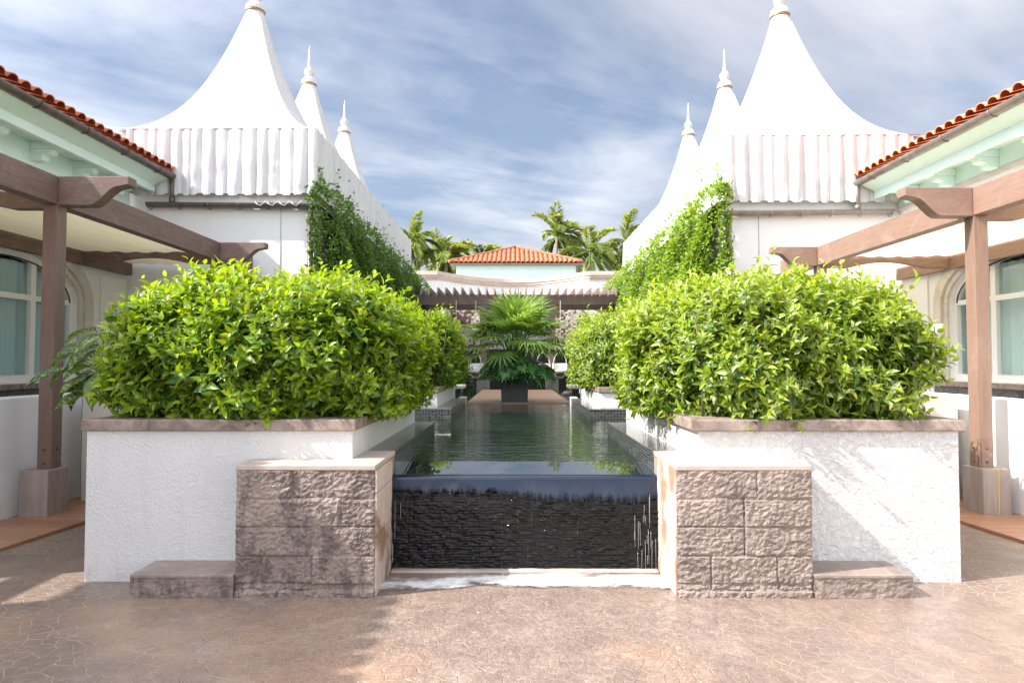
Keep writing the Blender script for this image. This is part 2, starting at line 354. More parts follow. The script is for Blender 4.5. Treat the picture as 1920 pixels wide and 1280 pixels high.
def pave():
    m,nt,out=newmat('stamped_crazy_paving'); t=NT(nt); b=t.n('ShaderNodeBsdfPrincipled')
    o=t.obj(); w=t.n('ShaderNodeTexNoise'); t.set(w,'Vector',o); w.inputs['Scale'].default_value=2.6; w.inputs['Detail'].default_value=4
    vv=t.n('ShaderNodeVectorMath',operation='MULTIPLY_ADD'); t.set(vv,0,w.outputs['Color']); vv.inputs[1].default_value=(.22,.22,0); t.set(vv,2,o)
    def vor(scale,feat): 
        v=t.n('ShaderNodeTexVoronoi',feature=feat,voronoi_dimensions='2D'); t.set(v,'Vector',vv); v.inputs['Scale'].default_value=scale; return v
    e1=vor(12.5,'DISTANCE_TO_EDGE').outputs[0]; e2=vor(1.1,'DISTANCE_TO_EDGE').outputs[0]
    cell=t.n('ShaderNodeSeparateColor'); t.set(cell,0,vor(12.5,'F1').outputs['Color'])
    crack=t.ramp(e1,[(.012,(1,1,1)),(.05,(0,0,0))]); bigc=t.ramp(e2,[(.008,(1,1,1)),(.03,(0,0,0))])
    fade=t.ramp(t.noise(1.1,4,.6,t.mapping(o,loc=(5,2,0))),[(.32,(.28,.28,.28)),(.62,(1,1,1))])
    fine=t.noise(4,8,.72,o,.7)
    base=t.ramp(fine,[(.25,(.135,.098,.082)),(.5,(.225,.165,.135)),(.75,(.35,.268,.21))])
    base=t.mix(t.math('MULTIPLY',cell.outputs[0],.5),base,(.19,.13,.115))
    rust=t.noise(.7,4,.6,t.mapping(o,loc=(9,4,0))); base=t.mix(t.math('MULTIPLY',t.ramp(rust,[(.5,(0,0,0)),(.68,(1,1,1))]),.4),base,(.46,.27,.16))
    # film of running water spreading from the cascade: pale caustic ripples painted into the colour, and a wet gloss
    sp=t.n('ShaderNodeSeparateXYZ'); t.set(sp,0,o)
    dx=t.math('SUBTRACT',sp.outputs[0],.15); dy=t.math('SUBTRACT',sp.outputs[1],4.6)
    dist=t.math('SQRT',t.math('ADD',t.math('MULTIPLY',dx,dx),t.math('MULTIPLY',dy,dy)))
    wet=t.ramp(t.math('ADD',t.math('DIVIDE',dist,5.),t.math('MULTIPLY',t.math('SUBTRACT',t.noise(.9,4,.6,o),.5),.5)),[(.22,(1,1,1)),(.62,(.0,.0,.0))])
    col=t.mix(t.math('MULTIPLY',crack,t.math('MULTIPLY',fade,t.math('SUBTRACT',.60,t.math('MULTIPLY',wet,.38)))),base,(.66,.56,.47))
    col=t.mix(t.math('MULTIPLY',bigc,.0),col,(.20,.14,.12))
    r1=t.noise(13,3,.55,t.mapping(o,(1,.62,1)),1.6); r2=t.noise(24,3,.55,t.mapping(o,(1,.7,1),loc=(3,3,0)),1.2)
    rr=t.math('MAXIMUM',t.ramp(t.math('ABSOLUTE',t.math('SUBTRACT',r1,.5)),[(.0,(1,1,1)),(.035,(0,0,0))]),t.ramp(t.math('ABSOLUTE',t.math('SUBTRACT',r2,.5)),[(.0,(.7,.7,.7)),(.04,(0,0,0))]))
    col=t.mix(t.math('MULTIPLY',t.math('MULTIPLY',rr,wet),.24),col,(.72,.64,.58))
    t.set(b,'Base Color',col)
    t.set(b,'Roughness',t.ramp(t.math('ADD',t.math('MULTIPLY',wet,.6),t.math('MULTIPLY',t.noise(2,5,.6,o),.6)),[(.2,(.50,.50,.50)),(.75,(.10,.10,.10))]))
    h=t.math('SUBTRACT',t.math('MULTIPLY',fine,.8),t.math('MULTIPLY',crack,.55)); n1=t.bump(h,.7,.012)
    n2=t.bump(t.math('MULTIPLY',t.noise(34,3,.6,t.mapping(o,(1,.7,1)),1.2),wet),.4,.012,n1)
    t.set(b,'Normal',n2); nt.links.new(b.outputs[0],out.inputs[0]); return m
M['pave']=pave()
M['ground']=pbr('dry_ground',varied((.20,.17,.12),(.30,.26,.19),.4,6),.9)
def leafmat(name,old,young,trans=.35,rough=.32,var=None,veins=None,youngpow=1.0,spec=.5):
    m,nt,out=newmat(name); t=NT(nt); a=t.n('ShaderNodeAttribute',attribute_name='leaf'); s=t.n('ShaderNodeSeparateColor'); t.set(s,0,a.outputs['Color'])
    r,g,u=s.outputs[0],s.outputs[1],s.outputs[2]; v=a.outputs['Alpha']
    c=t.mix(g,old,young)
    hv=t.n('ShaderNodeHueSaturation'); t.set(hv,'Color',c); t.set(hv,'Hue',t.math('ADD',.485,t.math('MULTIPLY',r,.03))); t.set(hv,'Value',t.math('ADD',.72,t.math('MULTIPLY',r,.56))); c=hv.outputs[0]
    rib=t.math('ABSOLUTE',t.math('SUBTRACT',u,.5)); ribm=t.ramp(rib,[(.0,(1,1,1)),(.05,(0,0,0))])
    c=t.mix(t.math('MULTIPLY',ribm,.3),c,tuple(min(1,x*2.0+.02) for x in young))
    if var:
        n_=t.noise(var[1],4,.7,t.obj()); sel=t.ramp(t.math('ADD',t.math('MULTIPLY',n_,.7),t.math('MULTIPLY',r,.3)),[(var[2],(0,0,0)),(var[2]+.06,(1,1,1))])
        c=t.mix(t.math('MULTIPLY',sel,.75),c,var[0])
    if veins:
        w=t.n('ShaderNodeTexNoise'); t.set(w,'Vector',t.obj()); w.inputs['Scale'].default_value=45; w.inputs['Detail'].default_value=3
        c=t.mix(t.math('MULTIPLY',t.ramp(w.outputs[0],[(.50,(0,0,0)),(.60,(1,1,1))]),t.ramp(rib,[(.05,(.9,.9,.9)),(.38,(.1,.1,.1))])),c,veins)
    b=t.n('ShaderNodeBsdfPrincipled',i={'Base Color':c,'Roughness':rough,'Specular IOR Level':spec})
    hs=t.n('ShaderNodeHueSaturation'); t.set(hs,'Color',c); hs.inputs['Saturation'].default_value=1.05; hs.inputs['Value'].default_value=1.9; hs.inputs['Hue'].default_value=.485
    tr=t.n('ShaderNodeBsdfTranslucent',i={'Color':hs.outputs[0]})
    mx=t.n('ShaderNodeMixShader',i={0:trans,1:b,2:tr}); nt.links.new(mx.outputs[0],out.inputs[0]); return m
M['hedge']=leafmat('hedge_leaf',(.036,.112,.012),(.31,.43,.018),.36,.38,((.50,.56,.30),7,.66))
M['hedge_r']=leafmat('variegated_hedge_leaf',(.046,.120,.014),(.34,.44,.03),.36,.38,((.55,.60,.36),9,.60))
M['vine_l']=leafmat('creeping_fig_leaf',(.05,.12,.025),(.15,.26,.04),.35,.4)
M['vine_r']=leafmat('creeping_fig_leaf_sunny',(.10,.20,.02),(.27,.38,.035),.4,.4)  # lighter copy of the creeper leaf: sunlight is put into the colour
M['palmleaf']=leafmat('coconut_frond',(.09,.14,.035),(.32,.38,.06),.42,.4)
M['fan']=leafmat('fan_palm_leaf',(.085,.18,.05),(.28,.40,.06),.42,.38)
M['mon']=leafmat('monstera_leaf',(.06,.17,.06),(.14,.30,.09),.25,.28)
M['dief']=leafmat('dumb_cane_leaf',(.03,.085,.02),(.12,.22,.03),.3,.3,veins=(.42,.52,.22))
M['stalk']=pbr('green_stalk',(.10,.20,.05),.5)
M['groundcover']=leafmat('dark_shrub_leaf',(.02,.06,.018),(.06,.12,.03),.25,.4)
# ------------------------------------------------------------------ sun, sky, camera
SD=Vector((1.05,.30,-1.0)).normalized()
sun=bpy.data.lights.new('sun','SUN'); sun.energy=4.7; sun.angle=R(.53); sun.color=(1,.94,.86)
so=bpy.data.objects.new('sun',sun); COL.objects.link(so); so.rotation_euler=SD.to_track_quat('-Z','Y').to_euler(); so.location=(-20,-6,20)
w=bpy.data.worlds.new('World'); scn.world=w; w.use_nodes=True; nt=w.node_tree; nt.nodes.clear(); t=NT(nt)
sky=t.n('ShaderNodeTexSky',sky_type='NISHITA',sun_disc=False,sun_elevation=math.asin(-SD.z),sun_rotation=math.atan2(-SD.x,-SD.y),air_density=1.2,dust_density=1.2,ozone_density=1.6)
g=t.n('ShaderNodeTexCoord').outputs['Generated']; sp=t.n('ShaderNodeSeparateXYZ'); t.set(sp,0,g)
# clouds lie on a flat high layer: direction divided by its height above the horizon
zz=t.math('MAXIMUM',t.math('ADD',sp.outputs[2],.14),.05)
cv=t.n('ShaderNodeCombineXYZ'); t.set(cv,0,t.math('DIVIDE',sp.outputs[0],zz)); t.set(cv,1,t.math('DIVIDE',sp.outputs[1],zz)); cv.inputs[2].default_value=.3
vec=t.mapping(cv.outputs[0],(1.0,1.0,1),(0,0,R(-32)),(2.35,.9,0))
n1=t.noise(.42,7,.50,t.mapping(vec,(.75,1.25,1)),.35); n2=t.noise(1.1,7,.58,t.mapping(vec,(.6,1.5,1),(0,0,R(-8)),(4,2,1)),.8); n3=t.noise(3.2,6,.6,t.mapping(vec,(.8,1.2,1),loc=(1,7,3)),.4)
dens=t.math('ADD',t.math('ADD',t.math('MULTIPLY',n1,.62),t.math('MULTIPLY',n2,.28)),t.math('MULTIPLY',n3,.10))
mask=t.ramp(dens,[(.39,(.14,.14,.15)),(.47,(.62,.62,.62)),(.54,(1,1,1))])
shade=t.ramp(t.noise(.7,6,.55,t.mapping(vec,(.8,1.3,1),loc=(7.7,2.2,0)),.4),[(.34,(.46,.49,.57)),(.50,(.68,.70,.76)),(.62,(1.15,1.15,1.15))])
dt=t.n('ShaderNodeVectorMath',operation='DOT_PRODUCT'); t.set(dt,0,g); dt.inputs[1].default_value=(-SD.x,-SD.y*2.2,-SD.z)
glow=t.math('POWER',t.math('MULTIPLY',t.math('ADD',t.math('MAXIMUM',dt.outputs['Value'],-1.),1.),.5),4.0)  # broad boost of the clouds toward the sun, added for fill
back=t.n('ShaderNodeMapRange',interpolation_type='SMOOTHSTEP',i={0:sp.outputs[1],1:.62,2:-.15,3:1.0,4:1.3}).outputs[0]  # clouds out of view brightened as added fill for shaded faces
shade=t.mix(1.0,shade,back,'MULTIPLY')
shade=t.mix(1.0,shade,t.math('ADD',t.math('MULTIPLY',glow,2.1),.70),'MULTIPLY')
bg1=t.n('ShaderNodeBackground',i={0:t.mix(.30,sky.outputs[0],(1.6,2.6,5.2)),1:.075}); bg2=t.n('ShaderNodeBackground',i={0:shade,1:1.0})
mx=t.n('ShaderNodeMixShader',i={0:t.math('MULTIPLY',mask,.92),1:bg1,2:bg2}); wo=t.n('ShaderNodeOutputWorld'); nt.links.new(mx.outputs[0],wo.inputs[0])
cam=bpy.data.cameras.new('camera'); co=bpy.data.objects.new('camera',cam); COL.objects.link(co); scn.camera=co
cam.lens=22.5; cam.sensor_width=36; cam.clip_end=2000; cam.clip_start=.05
co.location=(0,0,1.6); co.rotation_euler=(R(90+1.91),0,.0025)
scn.view_settings.view_transform='Standard'; scn.view_settings.look='None'; scn.view_settings.exposure=.86; scn.view_settings.gamma=1
scn.cycles.max_bounces=8; scn.cycles.diffuse_bounces=4; scn.cycles.transparent_max_bounces=12; scn.cycles.caustics_reflective=False; scn.cycles.caustics_refractive=False
# ------------------------------------------------------------------ ground
g_=MB(); g_.add([(-300,-100,-.03),(300,-100,-.03),(300,600,-.03),(-300,600,-.03)],[(0,1,2,3)]); tag(g_.build('ground',M['ground']),kind='structure')
def pv(u,v):
    x=-9+18*u; y=-5+17*v; return (x,y,.006*fbm(x*.8,y*.8,0,3))
tag(MB().grid(pv,180,170).build('paving',M['pave'],fix=False),kind='structure')
# decks beside the low walls
def deckstrip(x0,x1,y0,y1,z):
    return MB().box(x0,x1,y0,y1,z-.03,z)
tag(MB().prism([(-5.13,3.0),(-4.55,3.0),(-4.02,9.5),(-5.13,9.5)],'z',.0,.03).build('deck',M['deck']),'strip of red brown decking beside the left pergola post base','decking')
tag(MB().prism([(5.26,3.0),(4.75,3.0),(4.2,9.5),(5.26,9.5)],'z',.0,.03).build('deck',M['deck']),'strip of red brown decking beside the right pergola post base','decking')
# ------------------------------------------------------------------ pool
WZ=.75; XL=-.95; XR=1.12
pw=MB()
pw.box(-.95,1.12,5.5,7.72,.3,WZ); pw.box(-3.15,3.30,7.72,9.95,.3,WZ-.0005); pw.box(-.97,1.15,9.95,13.4,.3,WZ)
wm=MB(); wm.add([(XL,5.55,WZ),(XR,5.55,WZ),(XR,7.7,WZ),(XL,7.7,WZ)],[(0,1,2,3)]); wm.add([(-3.1,7.7,WZ),(3.3,7.7,WZ),(3.3,9.95,WZ),(-3.1,9.95,WZ)],[(0,1,2,3)]); wm.add([(-.99,9.95,WZ),(1.18,9.95,WZ),(1.18,13.4,WZ),(-.99,13.4,WZ)],[(0,1,2,3)])
tag(wm.build('pool_water',M['water'],fix=False),kind='structure')
pond=MB(); pond.add([(-3.6,13.6,.72),(3.6,13.6,.72),(3.6,23.2,.72),(-3.6,23.2,.72)],[(0,1,2,3)])
tag(pond.build('pond_water',M['water'],fix=False),kind='structure')
# weir: lip, falling sheet, pebble wall
wf=empty('cascade_wall',(.08,5.05,0),'black pebble cascade wall with water sliding down between the two stone piers','waterfall')
def lip(u,v):
    x=XL+(XR-XL)*u; d=.004*fbm(x*3,0,0,2)
    # v 0..1: ledge, rounding, upper nappe
    if v<.35: q=v/.35; return (x,5.56-.50*q,WZ+.001-.033*q)
    a=(v-.35)/.65
    if a<.3:
        ang=R(4)+(a/.3)*R(52); return (x,5.06-.05*math.sin(ang)+.0035+d*0,WZ-.032-.05*(1-math.cos(ang)))
    q=(a-.3)/.7; amp=max(-.05,.05*fbm(x*1.6,7,0,3)+.03*fbm(x*14,3,0,3)+.02*fbm(x*60,3,0,2)+.035*math.tanh(x*3))
    H=(.14+amp)*q; return (x,5.022-.42*H+.25*H*H+d*a+.004*fbm(x*9,H*6,2,2)*q,WZ-.054-H)
ml=MB(); ml.grid(lambda u,v:lip(u,v*.35),60,10,True,True); ml.build('weir_ledge_water',M['ledgewater'],wf,fix=False)
ml=MB(); ml.grid(lambda u,v:lip(u,.35+v*.65),220,26,True,True); sh_=ml.build('water_sheet',M['nappe'],wf,fix=False); at=sh_.data.attributes.new('fall','FLOAT','POINT'); at.data.foreach_set('value',[1-max(0,(j/26-.45)/.55) for j in range(27) for i in range(221)])
ML_=MB(); 
def peb(u,v):
    x=XL+(XR-XL)*u; z=.0+.68*v
    zq=z+.006*fbm(x*7,z*5,2,2); row=zq/.021; k=math.floor(row); fr=row-k; xs=x/.062+ (k%2)*.5+ .8*noise.noise(Vector((x*9,k*3.1,0))); fx=xs-math.floor(xs)
    h=(math.sin(math.pi*fr)**.7)*(math.sin(math.pi*fx)**.5)
    rnd=noise.cell(Vector((math.floor(xs)+.5,k+.5,0)))
    Hh=min(.20,max(0,WZ-.054-z)); yb=5.022-.42*Hh+.25*Hh*Hh+.034
    return (x,yb-.019*h*(.25+.75*rnd)-.004*(1-fr),z)
ML_.grid(peb,420,150,True,True); ML_.build('pebble_face',M['cascade'],wf,fix=False)
cb=MB(); cb.box(XL,XR,5.06,5.54,0,WZ-.03); cb.build('weir_core',M['black'],wf)
# fine falling threads
th=MB()
for k in range(26):
    x=random.uniform(XL+.03,XR-.03) if k<0 else (random.uniform(XR-.20,XR-.01) if k<20 else random.uniform(XL+.01,XL+.10))
    z1=random.uniform(.10,.60); l=random.uniform(.05,.30)
    th.tube([(x,4.945,z1),(x+random.uniform(-.004,.004),4.942,max(.03,z1-l))],[.0007,.0012],4)
th.build('water_thread',pbr('clear_thread_water',(.55,.57,.60),.15),wf)['kind']='stuff'
# sill at the foot of the cascade
tag(MB().box(XL+.014,XR-.014,4.915,4.99,.0,.022).build('cascade_sill',M['slab'],bevel=.008),'pale stone sill along the foot of the cascade','sill')
fm=MB(); nu,nv=150,30; vals=[]
def foamf(u,v):
    x=-1.0+2.17*u; y=4.25+.66*v
    f0=.55+.5*fbm(x*1.6,y*2,3,3); 
    ridge=4.62+.09*math.sin(x*1.7+.6)-.05*x
    h=math.exp(-((y-ridge-.06)/.15)**2)
    e=max(0,min(1,h*(1.0+.8*fbm(x*2.6,y*5,9,4)))) ; 
    if x<-.1: e*=.80
    vals.append(e); return (x,y,.012+.018*h*(.6+.8*abs(fbm(x*14,y*22,1,3))))
fm.grid(foamf,nu,nv); fo=fm.build('foam',M['foam'],fix=False); tag(fo,kind='stuff',label='white foam churned up at the foot of the cascade',cat='foam')
at=fo.data.attributes.new('edge','FLOAT','POINT'); at.data.foreach_set('value',vals)
# mosaic curbs
def curb(x0,x1,y0,y1,label):
    e=empty('pool_curb',((x0+x1)/2,y0,0),label,'pool curb','black mosaic curbs along the pool')
    MB().box(x0,x1,y0,y1,.2,.853).build('curb_body',M['mosaic'],e,bevel=.004)
    MB().box(x0-.004,x1+.004,y0-.004,y1+.004,.857,.89).build('curb_top',M['mosaic'],e,bevel=.006)
curb(-1.19,-.95,5.17,7.72,'black mosaic curb along the pool in front of the near left planter')
curb(1.12,1.35,5.17,7.66,'black mosaic curb along the pool in front of the near right planter')
curb(-1.9,-.97,9.98,12.95,'black mosaic curb at the foot of the far left planter')
curb(1.16,2.1,9.9,12.9,'black mosaic curb at the foot of the far right planter')
for sx,x0,x1 in (('left',-1.12,-.97),('right',1.15,1.30)):
    MBb=MB().box(x0,x1,12.97,13.42,.3,.90); tag(MBb.build('end_block',M['white'],bevel=.01),'small white block at the %s corner where pool meets deck'%sx,'block')
# piers (stone block stacks) with displaced rough faces
def pier(x0,x1,y0,y1,h,label,mat,inner,seed,rows,side):
    e=empty('stone_pier',((x0+x1)/2,y0,0),label,'stone pier')
    ch=h-.035; zs=[0,.045]+[.045+(ch-.045)*k/4.2*1.0 for k in (.2,1.2,2.2,3.2,4.2)]
    m=MB(); nx=int((x1-x0)/.011); nz=int(ch/.011)
    def f(u,v):
        x=x0+(x1-x0)*u; z=ch*v
        c=0
        for k in range(len(zs)-1):
            if zs[k]<=z<=zs[k+1]: c=k
        js=rows[c%len(rows)]
        dj=min([abs(z-q) for q in zs[1:-1]]+[abs(x-(x0+(x1-x0)*j)) for j in js]+[1])
        g=math.exp(-(dj/.006)**2)*.013
        edge=min(x-x0,x1-x,ch-z+.012); ed=.006*max(0,1-edge/.02)
        bi=sum(1 for j in js if x>x0+(x1-x0)*j); q_=c*7.3+bi*3.7+seed; bo=.007*math.sin(q_*12.9)+.012*math.sin(q_*5.1)*(x-x0)/(x1-x0)*.5
        d=bo+.010*fbm(x*36+seed,q_,z*46,5)+.006*fbm(x*6,q_,z*9,3)
        if z<.045: d+= .012
        return (x,y0-d-.006+g+ed,z)
    m.grid(f,nx,nz,False); m.build('rough_face',mat,e,fix=False)
    # core and inner cladding
    MB().box(x0+.0,x1-.0,y0+.03,y1,0,ch-.002).build('core',mat,e)
    MB().box(x0-.004,x1+.004,y0-.006,y1,ch,h).build('cap_slab',M['slab'],e,bevel=.005)
    xi=x1 if side>0 else x0
    n=MB()
    for k,(ya,yb) in enumerate(((y0+.005,y0+.30),(y0+.305,5.0))):
        for j,(za,zb) in enumerate(((.0,.40),(.405,.70),(.705,ch-.004))):
            n.box(xi-.004 if side<0 else xi,xi+.004 if side>0 else xi,ya,yb,za,zb) if False else n.box(min(xi,xi+side*.012),max(xi,xi+side*.012),ya,yb,za+.002,zb)
    n.build('side_cladding',M['slabside'] if inner=='brown' else M['slabr'],e)
    return e
M['slabr']=pbr('pale_stone_cladding',lambda t:t.mix(t.ramp(t.noise(2.0,5,.6,t.mapping(t.obj(),(1,1.2,.8),loc=(2,2,2)),.5),[(.50,(0,0,0)),(.58,(1,1,1))]),(.56,.48,.42),(.38,.24,.16)),.5,nbump(40,.3,.006))
pier(-1.91,-.955,4.44,5.16,.895,'brown stone block pier left of the cascade, dark stains on its lower half',M['pier_dark'],'brown',3,[[.3,.72],[.25],[.18,.55,.9],[.55],[.75],[.4]],1)
pier(1.125,2.05,4.44,5.16,.895,'pinkish stone block pier right of the cascade, evenly weathered',M['pier'],'pale',17,[[.5],[.25,.75],[.25,.74],[.5],[.5],[.6]],-1)
def step(x0,x1,label,mat,seed):
    e=empty('stone_step',((x0+x1)/2,4.42,0),label,'stone bench')
    m=MB(); 
    def f(u,v):
        x=x0+(x1-x0)*u; z=.135*v; return (x,4.42-.010*fbm(x*14+seed,0,z*18,5)-.004,z)
    m.grid(f,int((x1-x0)/.011),14,False).build('rough_face',mat,e,fix=False)
    MB().box(x0+.001,x1-.001,4.435,4.735,0,.133).build('core',mat,e)
    MB().box(x0,x1,4.41,4.735,.135,.156).build('top_slab',M['slab2'],e,bevel=.004)
M['slab2']=pbr('brown_bench_slab',stone_col(.2),.6,nbump(40,.25,.005))
step(-2.62,-1.915,'low dark stained stone bench at the foot of the left white planter',M['pier_dark'],5)
step(2.055,2.72,'low tan stone bench at the foot of the right white planter',M['pier'],8)
# planters
def planter(x0,x1,y0,y1,label,ov=.04,wm='stucco',h=1.183):
    e=empty('planter',((x0+x1)/2,y0,0),label,'planter')
    b=MB(); t_=.12; zt=h-.083
    b.box(x0,x1,y0,y0+t_,0,zt); b.box(x0,x1,y1-t_,y1,0,zt); b.box(x0,x0+t_,y0+t_,y1-t_,0,zt); b.box(x1-t_,x1,y0+t_,y1-t_,0,zt)
    b.build('planter_wall',M[wm],e)
    c=MB(); w_=.26; a,b_,c_,d=x0-ov,x1+ov,y0-ov,y1+ov
    c.prism([(a,c_),(b_,c_),(b_-w_,c_+w_),(a+w_,c_+w_)],'z',zt,h); c.prism([(a,d),(a+w_,d-w_),(b_-w_,d-w_),(b_,d)],'z',zt,h)
    c.prism([(a,c_),(a+w_,c_+w_),(a+w_,d-w_),(a,d)],'z',zt,h-.001); c.prism([(b_,c_),(b_,d),(b_-w_,d-w_),(b_-w_,c_+w_)],'z',zt,h-.001)
    c.build('coping',M['coping'],e,bevel=.008)
    MB().box(x0+t_,x1-t_,y0+t_,y1-t_,.8,h-.10).build('soil',M['soil'],e)
    return e
planter(-3.15,-1.19,4.74,7.72,'large white stucco planter with stone coping left of the cascade',.03,'stucco_fine')
planter(1.355,3.27,4.74,7.72,'large white stucco planter with stone coping right of the cascade',.04)
planter(-3.15,-1.22,10.2,13.4,'white planter further back on the left side of the pool',.03,'white',1.21)
planter(1.39,3.27,10.2,13.4,'white planter further back on the right side of the pool',.03,'white',1.21)
# ------------------------------------------------------------------ hedges
def hedge(c,r,z0,nsh,label,mat,seed=0,leaf=(.078,.128),ex=3.0,kk=8,stems=True,wf=1.):
    """c centre x,y ; r half sizes x,y,height. shoots grow from a lumpy rounded box, each with leaves in a spiral"""
    rng=np.random.default_rng(seed)
    e=empty('hedge',(c[0],c[1],z0),label,'hedge')
    n=nsh; d=norm(rng.normal(size=(n*2,3))); d=d[(d[:,2]>-.42)][:n]; n=len(d)
    # superellipsoid
    k=(np.abs(d[:,0])**ex+np.abs(d[:,1])**ex+np.abs(d[:,2])**ex)**(-1/ex)
    p=d*k[:,None]; nn=norm(np.sign(p)*np.abs(p)**(ex-1)/np.array(r))
    hz=r[2]*.64; cz=z0+r[2]*.36
    lowm=p[:,2]<0; tt=rng.random(n); an=rng.random(n)*6.2832; cx_,sx_=np.cos(an),np.sin(an); kk2=(np.abs(cx_)**ex+np.abs(sx_)**ex)**(-1/ex)
    sh=(1-.10*tt**2)
    p[lowm]=np.stack([cx_*kk2*sh,sx_*kk2*sh,-tt*.58],1)[lowm]; nn=norm(np.sign(p)*np.abs(p)**(ex-1)/np.array(r)); nn[lowm,2]*=.3; nn=norm(nn)
    ph=rng.random(3)*9
    lump=(.07+.02*(seed%2))*np.sin(p[:,0]*6.3+ph[0])*np.sin(p[:,1]*5.1+ph[1])+.045*np.sin(p[:,2]*7+p[:,0]*9+ph[2])
    inn=np.abs(rng.normal(size=n))*.13
    inn=np.where(rng.random(n)<.12,-rng.random(n)*.10,inn)
    P=p*np.array([r[0],r[1],hz])*(1+lump[:,None])-nn*inn[:,None]+np.array([c[0],c[1],cz])
    keep=P[:,2]>z0+.02; P=P[keep]; nn=nn[keep]; inn=inn[keep]; n=len(P)
    s=norm(nn*.75+np.array([0,0,.62])+rng.normal(size=(n,3))*.30)
    low=np.clip((z0+.5-P[:,2])/.5,0,1)[:,None]; s=norm(s*(1-low)+norm(nn*1.0+np.array([0,0,-.15])+rng.normal(size=(n,3))*.4)*low)
    sl=rng.uniform(.10,.22,n); top=P[:,2]>z0+r[2]*.72; sl=np.where(top&(rng.random(n)<.30),sl*(1.4+.7*rng.random(n)),sl)
    up=norm(np.cross(s,rng.normal(size=(n,3)))); u2=np.cross(s,up)
    LP=[];LD=[];LN=[];LL=[];AG=[]
    for i in range(kk):
        fr=(i+.5)/kk; a=i*2.39996+rng.random(n)*.5
        rad=up*np.cos(a)[:,None]+u2*np.sin(a)[:,None]
        tilt=np.radians(rng.uniform(55,85,n)*(1-fr)+rng.uniform(18,42,n)*fr)[:,None]
        D=s*np.cos(tilt)+rad*np.sin(tilt)+np.array([0,0,-.12*(1-fr)])
        LP.append(P+s*(sl*(fr-.35))[:,None]); LD.append(D); LN.append(s*np.sin(tilt)-rad*np.cos(tilt)+rng.normal(size=(n,3))*.22)
        L=rng.uniform(leaf[0],leaf[1],n)*(1.08-.45*fr); LL.append(L)
        AG.append(np.clip(fr**2*.8+rng.normal(size=n)*.12+.12*(inn<.05)+.28*np.clip((P[:,2]-z0)/r[2]-.35,0,.8)-.06,0,1))  # leaf age, plus a height term painting self-shadow: lower leaves darker
    leaves('twigs',P-s*(sl*.5)[:,None],s,up,sl*1.1,np.full(n,.006),T_TWIG,M['stalk'],e)
    LP=np.concatenate(LP);LD=np.concatenate(LD);LN=np.concatenate(LN);LL=np.concatenate(LL);AG=np.concatenate(AG)
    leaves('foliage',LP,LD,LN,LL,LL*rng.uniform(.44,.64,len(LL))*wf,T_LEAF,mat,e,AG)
    if stems:
        m=MB()
        for i in range(70):
            x=c[0]+random.uniform(-.8,.8)*r[0]; y=c[1]+random.uniform(-.85,.85)*r[1]; x2=x+random.uniform(-.25,.25); y2=y+random.uniform(-.25,.25)
            m.tube([(x,y,z0-.12),((x+x2)/2+.04,(y+y2)/2,z0+.4),(x2,y2,z0+.95*r[2]*.8)],[.014,.010,.004],6)
        m.build('stems',M['stem'],e)
        m=MB(); 
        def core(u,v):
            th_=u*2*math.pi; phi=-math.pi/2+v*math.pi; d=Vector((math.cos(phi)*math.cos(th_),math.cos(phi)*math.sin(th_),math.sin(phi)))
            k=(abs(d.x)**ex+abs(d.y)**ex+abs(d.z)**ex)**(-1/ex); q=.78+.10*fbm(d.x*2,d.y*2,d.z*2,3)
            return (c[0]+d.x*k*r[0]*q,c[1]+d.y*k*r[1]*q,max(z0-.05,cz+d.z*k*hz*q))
        m.grid(core,40,20); m.build('inner_fill',M['twig'],e)
    return e
M['twig']=pbr('dark_green_fill',varied((.018,.026,.010),(.035,.05,.016),12,5),.95,nbump(18,1,.05))  # solid dark green filling for the gaps between leaves
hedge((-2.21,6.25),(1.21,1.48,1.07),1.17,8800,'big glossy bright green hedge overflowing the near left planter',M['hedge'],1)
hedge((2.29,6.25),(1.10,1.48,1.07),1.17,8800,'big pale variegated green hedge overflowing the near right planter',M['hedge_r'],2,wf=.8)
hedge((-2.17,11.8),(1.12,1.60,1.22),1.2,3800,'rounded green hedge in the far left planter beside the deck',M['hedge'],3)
hedge((2.28,11.8),(1.16,1.60,1.22),1.2,3800,'rounded yellow green hedge in the far right planter beside the deck',M['hedge_r'],4,wf=.8)
